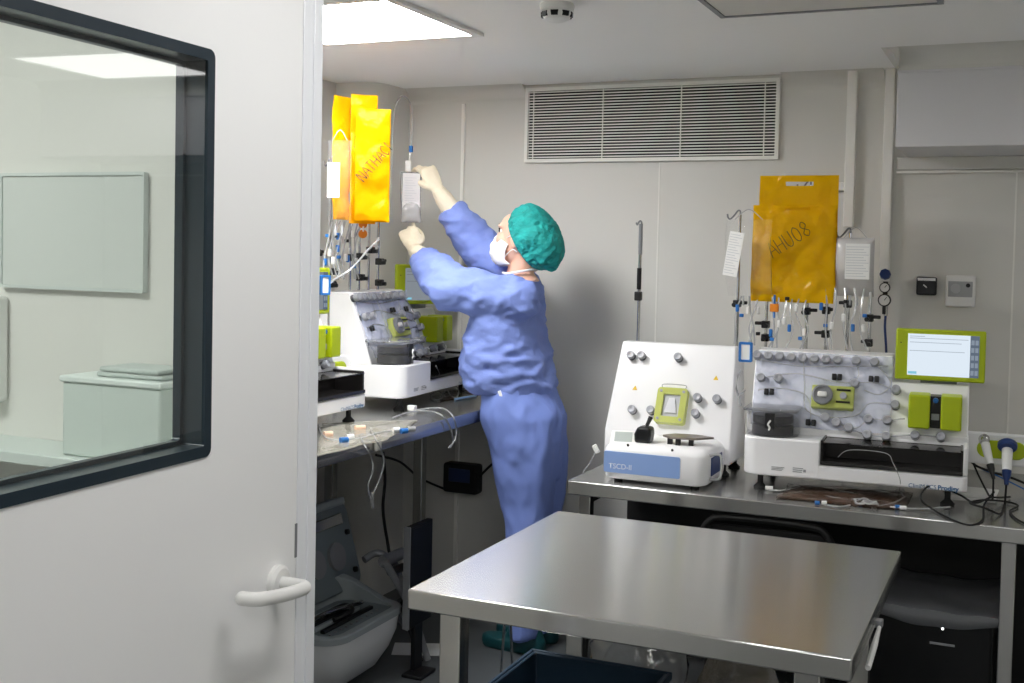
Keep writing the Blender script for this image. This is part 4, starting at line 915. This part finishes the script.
for k in range(10):
    y = cy0 + .08 + k * .033; MB(I).lathe([(.001, 0), (.005, 0), (.005, .004), (.001, .004)], (cx1 - .07, y, .232), (0, 0, 1), 10).build('tray_stud', M_grey, t)
for k in range(4):
    x = cx1 - .10 - k * .035; MB(I).box((x - .009, cy0 + .08, .232), (x + .009, cy1 - .09 - .03 * (k % 2), .244)).build('tray_rail', mgl if k % 2 else M_black, t, bevel=.003)
MB(I).tube(spline([(cx1 - .12, cy1 - .3, .248), (cx1 - .10, cy1 - .22, .26), (cx1 - .15, cy1 - .17, .258), (cx1 - .18, cy1 - .2, .25), (cx1 - .17, cy1 - .27, .25)], 6), .009, 10).build('coiled_hose', M_black, t)
MB(I).tube(spline([(cx1 - .17, cy1 - .36, .252), (cx1 - .16, cy1 - .28, .262), (cx1 - .12, cy1 - .14, .262), (cx1 - .14, cy1 - .09, .252)], 6), .007, 10).build('chrome_handle', M_chrome, t)
lid = MB(I @ Matrix.Translation((cx0 + .045, 0, .26)) @ Matrix.Rotation(R_(-16), 4, 'Y'))
poly = rrect(cy0 + .06, cy1 + .09, 0, .32, .05, 8)
lo = lid.prism(poly, -.045, .0, 'x').build('lid', mdk, t, bevel=.008, seg=3)
LX = I @ Matrix.Translation((cx0 + .045, 0, .26)) @ Matrix.Rotation(R_(-16), 4, 'Y')
MB(LX).box((.0, cy0 + .10, .235), (.012, cy1 + .03, .275)).build('lid_bar', M_chrome, lo, bevel=.004)
for y in (cy1 - .05, cy1 - .18, cy1 - .31):
    MB(LX).lathe([(.038, 0), (.05, 0), (.05, .012), (.038, .012)], (0, y, .13), (1, 0, 0), 26).build('lid_ring', M_grey, lo)
    MB(LX).lathe([(.001, 0), (.03, 0), (.03, .008), (.001, .009)], (0, y, .13), (1, 0, 0), 22).build('lid_boss', mgl, lo)
for y, z in ((cy1 + .05, .06), (cy1 + .05, .2)): MB(LX).lathe([(.001, 0), (.011, 0), (.010, .01), (.001, .011)], (0, y, z), (1, 0, 0), 14).build('lid_stud', M_black, lo)
MB(LX).box((-.05, cy0 + .07, .30), (.006, cy1 + .08, .33)).build('lid_edge', mgl, lo, bevel=.008)
# folded tripod and flat screen beside it
t = thing('folding_stand', (-1.99, 3.80, 0), 'grey folding stand leaning beside the open device case', 'stand'); I = inv(t)
f = [P(430, 659, Z=.012), P(402, 640, Z=.25), P(372, 565, Z=.42)]
MB(I).tube([P(428, 660, Z=.01), P(417, 625, Z=.14), P(403, 592, Z=.28), P(385, 562, Z=.40)], [.012, .013, .014, .014], 10, flat=.6).build('leg', M_grey, t)
MB(I).tube([P(421, 661, Z=.01), P(410, 628, Z=.13), P(400, 600, Z=.25)], .010, 10).build('leg', M_chrome, t)
MB(I).tube([P(394, 612, Z=.16), P(408, 628, Z=.13)], .012, 8).build('brace', M_grey, t)
MB(I).tube(spline([P(364, 560, X=-2.25), P(378, 553, X=-2.22), P(395, 565, X=-2.15), P(402, 590, X=-2.1)], 6), .014, 10).build('curved_arm', M_grey, t)
MB(I).cyl(P(383, 562, X=-2.1), P(402, 553, X=-2.1), .022, seg=14).build('joint', M_grey, t)
MB(I).cyl(P(390, 572, X=-2.1), P(403, 567, X=-2.1), .016, seg=14).build('joint', M_black, t)
a = P(411, 527, X=-1.94); a1 = P(433, 519, X=-1.94); z1 = (a.z + a1.z) / 2; ym = (a.y + a1.y) / 2
t = thing('flat_screen', (a.x, ym, 0), 'thin black flat screen with a grey edge beside the folding stand', 'screen'); I = inv(t)
MB(I).box((a.x - .024, a.y, z1 - .36), (a.x, a1.y, z1)).build('panel', M_rubber, t, bevel=.003)
MB(I).box((a.x - .025, a.y - .006, z1 - .36), (a.x + .001, a.y, z1 + .001)).build('edge_strip', M_grey, t, bevel=.001)
MB(I).box((a.x, a.y + .008, z1 - .35), (a.x + .0015, a1.y - .006, z1 - .010)).build('display_glass', mat('dark_screen', (8, 12, 14), .6), t)
MB(I).box((a.x - .022, ym - .03, .0), (a.x - .006, ym + .03, z1 - .35)).build('stand_post', M_black, t, bevel=.003)
MB(I).box((a.x - .03, a.y, .0), (a.x + .05, a1.y - .05, .012)).build('stand_foot', M_black, t, bevel=.004)
c = P(417, 650, Z=0)
tag(MB(Matrix.Translation((c.x, c.y, .0008)) @ Matrix.Rotation(R_(24), 4, 'Z')).box((-.09, -.06, 0), (.09, .07, .002)).build('paper_sheet', M_paper), 'white paper sheet lying on the floor by the folding stand', 'paper')

# ================================================================== the person
def baked(name, b, m, parent, voxel, smooth=6, disp=None, press=False):
    me = bpy.data.meshes.new('raw'); me.from_pydata([tuple(v) for v in b.v], [], b.f)
    bm = bmesh.new(); bm.from_mesh(me); bmesh.ops.recalc_face_normals(bm, faces=bm.faces); bm.to_mesh(me); bm.free()
    o = bpy.data.objects.new('raw', me); COL.objects.link(o)
    d = o.modifiers.new('r', 'REMESH'); d.mode = 'VOXEL'; d.voxel_size = voxel
    s = o.modifiers.new('s', 'SMOOTH'); s.factor = .5; s.iterations = smooth
    bpy.context.view_layer.update()
    out = bpy.data.meshes.new_from_object(o.evaluated_get(bpy.context.evaluated_depsgraph_get()))
    bpy.data.objects.remove(o); bpy.data.meshes.remove(me)
    if disp:
        ns = [v.normal.copy() for v in out.vertices]
        for v, n in zip(out.vertices, ns): v.co += n * disp(v.co, n)
    if press:                                                       # cloth pressed flat against the bench edge she leans on
        for v in out.vertices:
            if .82 < v.co.z < .935 and v.co.x < -1.880: v.co.x = -1.880
    out.materials.clear(); out.materials.append(m); out.name = name
    for p in out.polygons: p.use_smooth = True
    r = bpy.data.objects.new(name, out); COL.objects.link(r); r.parent = parent
    if parent is not None: r.matrix_parent_inverse = Matrix.Translation(parent.location).inverted()
    return r
PY_ = 4.05
def contour(y, xl, xr, b, dy=0):
    c = P((xl + xr) / 2, y, Y=PY_); dep = (c - Vector((0, 0, EYE))).dot(cF); w = (xr - xl) / 2 / FPX * dep
    a = math.sqrt(max(w * w - (.39 * b) ** 2, .0025)) / .92
    return Vector((c.x, PY_ + dy, c.z)), a, b
def ring(c, a, b, n=28, p=2.3):
    out = []
    for k in range(n):
        t = 2 * math.pi * k / n; cs, sn = math.cos(t), math.sin(t)
        out.append((c.x + a * math.copysign(abs(cs) ** (2 / p), cs), c.y + b * math.copysign(abs(sn) ** (2 / p), sn), c.z))
    return out
base = P(530, 520, Y=PY_)
person = thing('person', (-1.68, PY_, 0), 'person in blue gown, teal cap and white mask reaching up to a bag', 'person')
# key joints
hs = P(523, 238, Y=PY_)                                             # middle of the skull
neck = P(520, 272, Y=PY_)
SL = P(513, 301, Y=3.91); EL = P(452, 289, Y=3.86); WL = P(415, 250, Y=3.985)      # near (left) arm
SR = Vector((-1.865, 4.205, 1.365)); ER = P(472, 240, Y=4.17); WR = P(438, 190, Y=4.08)   # far (right) arm
HL = P(404, 222, Y=4.02); HR = P(425, 164, Y=4.07)
# body (skin) : head, neck, trunk, arms, legs as one surface
def lerp_pts(pts, n=6):
    out = []
    for i in range(len(pts) - 1):
        for k in range(n): out.append(Vector(pts[i]).lerp(Vector(pts[i + 1]), k / n))
    out.append(Vector(pts[-1])); return out
TILT = R_(10)                                                       # the head is tipped back a little
HX = Matrix.Translation(hs) @ Matrix.Rotation(R_(180), 4, 'Z') @ Matrix.Rotation(-TILT, 4, 'Y')   # head frame: x forward, y to her right, z up
b = MB()
hb = MB(HX)
hb.ell((-.012, 0, .018), (.098, .076, .098)); hb.ell((.028, 0, -.038), (.066, .060, .076)); hb.ell((.05, 0, .035), (.045, .055, .05))
hb.ell((.058, 0, -.092), (.028, .030, .024)); hb.ell((.078, .0, -.045), (.022, .03, .04))
hb.tube([(.088, 0, .012), (.106, 0, -.024), (.096, 0, -.036)], [.009, .014, .010], 10)
for s in (-1, 1):
    hb.ell((-.004, s * .074, -.012), (.020, .010, .032), Matrix.Rotation(R_(-12), 4, 'Y')); hb.ell((.07, s * .035, -.02), (.025, .022, .026))
    hb.ell((.078, s * .03, .03), (.018, .026, .009))
b.v += hb.v; b.f += hb.f
def join(dst, src): 
    k = len(dst.v); dst.v += src.v; dst.f += [tuple(i + k for i in f) for f in src.f]; dst.m += src.m
nk = MB().tube([hs + Vector((.015, 0, -.06)), neck + Vector((.0, 0, 0)), neck + Vector((.015, 0, -.05))], [.050, .052, .066], 18); join(b, nk)
tr = MB().rings([ring(*contour(296, 498, 536, .12)), ring(*contour(318, 482, 535, .15)), ring(*contour(345, 484, 536, .14)), ring(*contour(385, 490, 542, .125)), ring(*contour(415, 494, 554, .15)), ring(*contour(435, 498, 552, .14))]); join(b, tr)
for S_, E_, W_ in ((SL, EL, WL), (SR, ER, WR)):
    join(b, MB().tube(lerp_pts([S_ + Vector((.0, 0, 0)), E_, W_], 5), [.05, .048, .046, .044, .042, .040, .038, .036, .033, .030, .028], 14))
legc = P(534, 440, Y=PY_)
for s in (-1, 1):
    hipx = P(527, 430, Y=PY_); kx = P(534, 520, Y=PY_); 
    join(b, MB().tube([(hipx.x, PY_ + s * .065, hipx.z), (kx.x, PY_ + s * .065, .47), (kx.x + .01, PY_ + s * .065, .25), (kx.x + .01, PY_ + s * .065, .07)], [.075, .055, .045, .036], 14))
body = baked('body', b, M_skin, person, .0055, 5)
lab(body, 'face and neck skin')
for s in (-1, 1):
    e = MB(HX); e.ell((.077, s * .031, .012), (.0095, .011, .0095), u=14, v=10); eo = e.build('eye', mat('eye_white', (235, 232, 228), .2), person); eo.matrix_parent_inverse = Matrix.Translation(person.location).inverted()
    e = MB(HX); e.ell((.0848, s * .034, .012), (.0042, .0080, .0075), u=12, v=8); eo = e.build('iris', mat('iris_dark', (40, 28, 22), .2), person); eo.matrix_parent_inverse = Matrix.Translation(person.location).inverted()
    e = MB(HX); e.tube(spline([(.094, s * .014, .031), (.092, s * .03, .036), (.078, s * .048, .032)], 4), [.003] * 4 + [.0034] * 4 + [.002], 8); eo = e.build('eyebrow', mat('brow_brown', (70, 48, 36), .8), person); eo.matrix_parent_inverse = Matrix.Translation(person.location).inverted()
    e = MB(HX); e.tube(spline([(.0905, s * .020, .018), (.0915, s * .031, .020), (.083, s * .043, .016)], 4), .0022, 8); eo = e.build('eyelid', mat('lash_dark', (60, 40, 32), .8), person); eo.matrix_parent_inverse = Matrix.Translation(person.location).inverted()

def fold(amp, sx, sy, sz, off=0):
    def f(c, n):
        q = Vector((c.x * sx + off, c.y * sy, c.z * sz)); r = noise.noise(q)
        return amp * (1 - 2.4 * abs(r)) + amp * .5 * noise.noise(q * 2.3) 
    return f
# gown: trunk, sleeves, collar in one
b = MB().rings([ring(*contour(281, 504, 538, .085)), ring(*contour(287, 496, 541, .15)), ring(*contour(297, 484, 542, .185)), ring(*contour(315, 474, 542, .195)), ring(*contour(338, 467, 544, .19)), ring(*contour(358, 464, 549, .185)), ring(*contour(374, 463, 553, .18)), ring(*contour(384, 466, 554, .175)), ring(*contour(391, 476, 553, .165))])
def sleeve(S_, E_, W_, cut, r):
    d = (W_ - E_).normalized()
    pts = lerp_pts([S_, E_, W_ - d * cut], 6); n = len(pts)
    return MB().tube(spline(pts, 2), [r[0] + (r[1] - r[0]) * min(1, k / n) if k <= n else r[1] + (r[2] - r[1]) * (k - n) / n for k in range(len(spline(pts, 2)))], 20)
join(b, sleeve(SL + Vector((.0, .03, .0)), EL, WL, .08, (.082, .080, .052)))
join(b, sleeve(SR, ER, WR, .085, (.085, .074, .052)))
b.ell((SL.x + .01, SL.y + .03, SL.z + .0), (.075, .07, .072)); b.ell((SR.x + .01, SR.y, SR.z), (.085, .075, .075))
fa = fold(.009, 6, 6, 13, 2); fb2 = fold(.006, 11, 11, 21, 5); fc2 = fold(.003, 24, 24, 40, 8)
gown = baked('gown', b, M_gown, person, .0085, 8, lambda c, n: fa(c, n) + fb2(c, n) + fc2(c, n) + (.004 * math.sin(c.z * 70 + 6 * noise.noise(c * 6)) if c.z < 1.12 and c.z > 1.04 else 0), True)
# trousers: seat and two legs
b = MB().rings([ring(*contour(383, 484, 552, .155)), ring(*contour(396, 484, 557, .165)), ring(*contour(415, 484, 564, .175)), ring(*contour(435, 489, 564, .17)), ring(*contour(455, 496, 563, .16)), ring(*contour(475, 504, 561, .14))])
for s in (-1, 1):
    rs = []
    for y, xl, xr in ((420, 492, 560), (450, 497, 561), (475, 503, 560), (500, 509, 558), (530, 513, 554), (560, 516, 551), (600, 517, 549), (630, 518, 549)):
        c, a, bb = contour(y, xl, xr, .10, s * .062)
        rs.append(ring(c, a * .97, .095 if y < 480 else .082))
    join(b, MB().rings(rs))
ft1 = fold(.0085, 9, 9, 2.6, 7); ft2 = fold(.004, 18, 18, 9, 3)
ft = lambda c, n: ft1(c, n) + ft2(c, n)
trs = baked('trousers', b, M_trous, person, .0085, 6, ft, True)
tp = P(505, 396, Y=3.86)
e = MB().cbox((0, 0, 0), (.012, .004, .03), 0, Matrix.Translation(P(503, 394, Y=3.9) + Vector((0, -.022, 0))) @ Matrix.Rotation(R_(-24), 4, 'Y')).build('care_tag', M_paper, person, bevel=.001); e.matrix_parent_inverse = Matrix.Translation(person.location).inverted()
e = MB().tube(spline([neck + Vector((-.055, -.035, -.004)), neck + Vector((-.02, -.068, -.006)), neck + Vector((.04, -.055, .006)), neck + Vector((.062, .0, .012)), neck + Vector((.04, .055, .006)), neck + Vector((-.02, .068, -.006)), neck + Vector((-.055, .035, -.004))], 6), .0045, 8).build('inner_collar', M_paper, person); e.matrix_parent_inverse = Matrix.Translation(person.location).inverted()
for s in (-1, 1):
    kx = P(534, 520, Y=PY_); b = MB()
    b.rings([ring(Vector((kx.x - .045 + .0 * z, PY_ + s * .065, z)), a, bb, 24, 2.6) for z, a, bb in ((.0, .125, .045), (.02, .13, .05), (.045, .128, .048))])
    b.rings([ring(Vector((kx.x + .0, PY_ + s * .065, z)), a, bb, 24, 2.3) for z, a, bb in ((.03, .085, .047), (.07, .07, .045), (.10, .055, .043))])
    baked('shoe', b, mat('shoe_teal', (14, 70, 76), .5), person, .006, 6)
# bouffant cap
cc = P(525, 243.5, Y=PY_); ax = Vector((.86, 0, .51)).normalized()
def capshape():
    b = MB(); prof = [(.094, -.012), (.104, -.006), (.109, .004), (.118, .022), (.124, .048), (.122, .074), (.110, .098), (.088, .117), (.055, .130), (.02, .135), (.001, .1355)]
    prof = [(q.x * 1.01, q.y * 1.01) for q in [Vector((max(p.x, .0005), p.y, 0)) for p in spline([(q, h, 0) for q, h in prof], 4)]]
    b.lathe(prof, cc, ax, 120, sc=(1, .80), ref=(ax.z, 0, -ax.x))
    return b
b = capshape(); lower = Vector((ax.z, 0, -ax.x))
b.f = b.f[:-2] + [b.f[-1]]; b.m = [0] * len(b.f)
vv = []
for v in b.v:
    r = v - cc; h = r.dot(ax); pr = r - ax * h; down = pr.dot(lower)
    ang = math.atan2(pr.y, down)
    q9 = Vector((ang * 2.6, h * 9, 1 + .5 * noise.noise(v * 7)))
    k = .009 * (1 - 3 * abs(noise.noise(q9))) * max(.15, 1 - h / .17) + .008 * noise.noise(v * 14) + .0045 * (1 - 3 * abs(noise.noise(v * 34))) + .003 * math.sin(ang * 40) * max(0, 1 - h / .05)
    if h > .03 and down > 0: v = v + lower * .018 * down / .12 * (1 - abs(h - .06) / .1)
    vv.append(v + (pr.normalized() if pr.length > 1e-4 else ax) * k + ax * (.5 * k))
b.v = vv
capo = b.build('bouffant_cap', M_cap, person, angle=180); capo.matrix_parent_inverse = Matrix.Translation(person.location).inverted(); sd = capo.modifiers.new('s', 'SUBSURF'); sd.levels = 1; sd.render_levels = 1
# mask with pleats and ear loops
b = MB(HX); nu, nv = 26, 18; vs = []
for j in range(nv + 1):
    v = j / nv
    for i in range(nu + 1):
        u = 2 * i / nu - 1; ph = u * R_(74)
        zc = -.008 - .116 * v + .022 * abs(u) ** 2 * (1 - 2 * v) * -1
        bulge = math.sin(math.pi * min(1, v * .85 + .12)) ** .8
        rf = .086 + .040 * bulge * (1 - .3 * abs(u)); rs = .064 + .008 * bulge
        x = .012 + rf * math.cos(ph) - .012; y = rs * math.sin(ph) * 1.02
        pl = .0022 * math.sin(v * 3.14 * 7) * (1 - abs(u) ** 3)
        if v > .86: x -= (v - .86) * .14
        vs.append((x + pl, y, zc))
b.add(vs, [(j * (nu + 1) + i, j * (nu + 1) + i + 1, (j + 1) * (nu + 1) + i + 1, (j + 1) * (nu + 1) + i) for j in range(nv) for i in range(nu)])
mo = b.build('face_mask', M_mask, person, angle=180, solid=.0025); mo.matrix_parent_inverse = Matrix.Translation(person.location).inverted()
for s in (-1, 1):
    for z0, z1, x0 in ((-.008, .012, .038), (-.09, -.045, .036)):
        e = MB(HX).tube(spline([(x0, s * .062, z0), (.022, s * .072, (z0 + z1) / 2), (-.004, s * .085, z1), (-.02, s * .08, z1 - .006)], 5), .0018, 6).build('ear_loop', M_mask, person); e.matrix_parent_inverse = Matrix.Translation(person.location).inverted()
# gloved hands
def hand(b, wrist, tip, palm_n, side, curls, thumb, L=.178):
    x = (tip - wrist).normalized(); n = Vector(palm_n); n = (n - x * n.dot(x)).normalized(); y = n.cross(x) * side
    T = lambda a, c, d: wrist + x * a + y * c + n * d
    def ov(a, hw, ht, off=0, dn=0): return [T(a, off + hw * math.cos(q), dn + ht * math.sin(q)) for q in [2 * math.pi * k / 18 for k in range(18)]]
    b.rings([ov(-.02, .026, .021), ov(.005, .028, .019), ov(.03, .036, .017, .002), ov(.06, .041, .015, .002), ov(.085, .040, .013), ov(.096, .034, .009)])
    segs = ((.038, .024, .020), (.044, .028, .022), (.040, .026, .021), (.031, .020, .018)); offs = (.029, .010, -.010, -.029); rad = (.0092, .0095, .0090, .0082)
    for f in range(4):
        p = Vector((.086 - .004 * abs(f - 1), offs[f], .002)); a = 0; pts = [Vector((.07, offs[f] * .9, .0)), p]
        for k in range(3):
            a += R_(curls[f][k]); sp = (1 - f) * .05
            p = p + Vector((math.cos(a) * math.cos(sp), math.sin(-sp) * -1 * math.cos(a), math.sin(a))) * segs[f][k]; pts.append(p)
        pts = spline(pts, 4)
        b.tube([T(*q) for q in pts], [rad[f] * (1 - .28 * k / len(pts)) for k in range(len(pts))], 12)
        b.ell(T(*pts[-1]), (rad[f] * .72,) * 3, u=10, v=8)
    q = [Vector((.016, .022, .004)), Vector((.034, .040, .012))] + [Vector(c) for c in thumb]
    q = spline(q, 4); b.tube([T(*c) for c in q], [.0135 - .0045 * k / len(q) for k in range(len(q))], 12); b.ell(T(*q[-1]), (.009,) * 3, u=10, v=8)
    return T
b = MB()
dl = (HL - WL).normalized(); tipL = WL + dl * .15
hand(b, WL + dl * .005, tipL, (-.45, .8, .0), 1, ((28, 30, 16), (46, 46, 26), (58, 56, 32), (66, 62, 36)), ((.066, .046, .026), (.104, .036, .040)))
b.tube([WL - (WL - EL).normalized() * .14, WL - (WL - EL).normalized() * .03, WL], [.041, .036, .027], 16)
gl = baked('glove', b, M_glove, person, .0036, 4, lambda c, n: .0012 * noise.noise(c * 60))
b = MB()
dr_ = (HR - WR).normalized(); tipR = WR + dr_ * .15
hand(b, WR + dr_ * .005, tipR, (-.75, .55, -.25), -1, ((40, 40, 20), (46, 46, 26), (54, 52, 30), (60, 56, 34)), ((.064, .046, .030), (.096, .036, .046)))
b.tube([WR - (WR - ER).normalized() * .14, WR - (WR - ER).normalized() * .04, WR], [.042, .036, .027], 16)
gr = baked('glove', b, M_glove, person, .0036, 4, lambda c, n: .0012 * noise.noise(c * 60))

# the bag she holds, with its tube loop
ba = P(411, 172, Y=4.04); t = thing('fluid_bag', ba, 'clear fluid bag with a white label held up in both gloved hands', 'fluid bag', R_(38))
vs, fs = bag_mesh(.085, .20, .022, None, .004, 30, .1, 14, 20, -.06); MB().add(vs, fs).build('film', M_filmw, t, angle=80)
lp = MB().box((-.034, -.0175, -.150), (.034, -.016, -.006)).build('paper_label', mat('label_pale', (226, 226, 228), .7), t)
b = MB()
for q in range(1, 13): b.box((-.027, -.0183, -.145 + .010 * q), (.02 - .008 * (q % 3), -.0174, -.1435 + .010 * q))
b.build('label_print', mat('print_pale', (196, 198, 204), .7), lp)
MB().cbox((-.012, 0, .022), (.022, .02, .046)).build('port_block', M_white2, t, bevel=.004)
p = P(411, 149, Y=4.05); I = inv(t)
MB(I).tube(spline([P(408, 165, Y=4.04), p, P(412, 125, Y=4.08), P(411, 105, Y=4.12), P(403, 96, Y=4.15), P(396, 105, Y=4.18), P(393, 130, Y=4.2), P(392, 165, Y=4.18), P(390, 215, Y=4.1)], 7), .0022, 8).build('line', M_tube, t)
MB(I).cbox(p, (.014, .014, .026)).build('line_clamp', M_blue, t, bevel=.003)
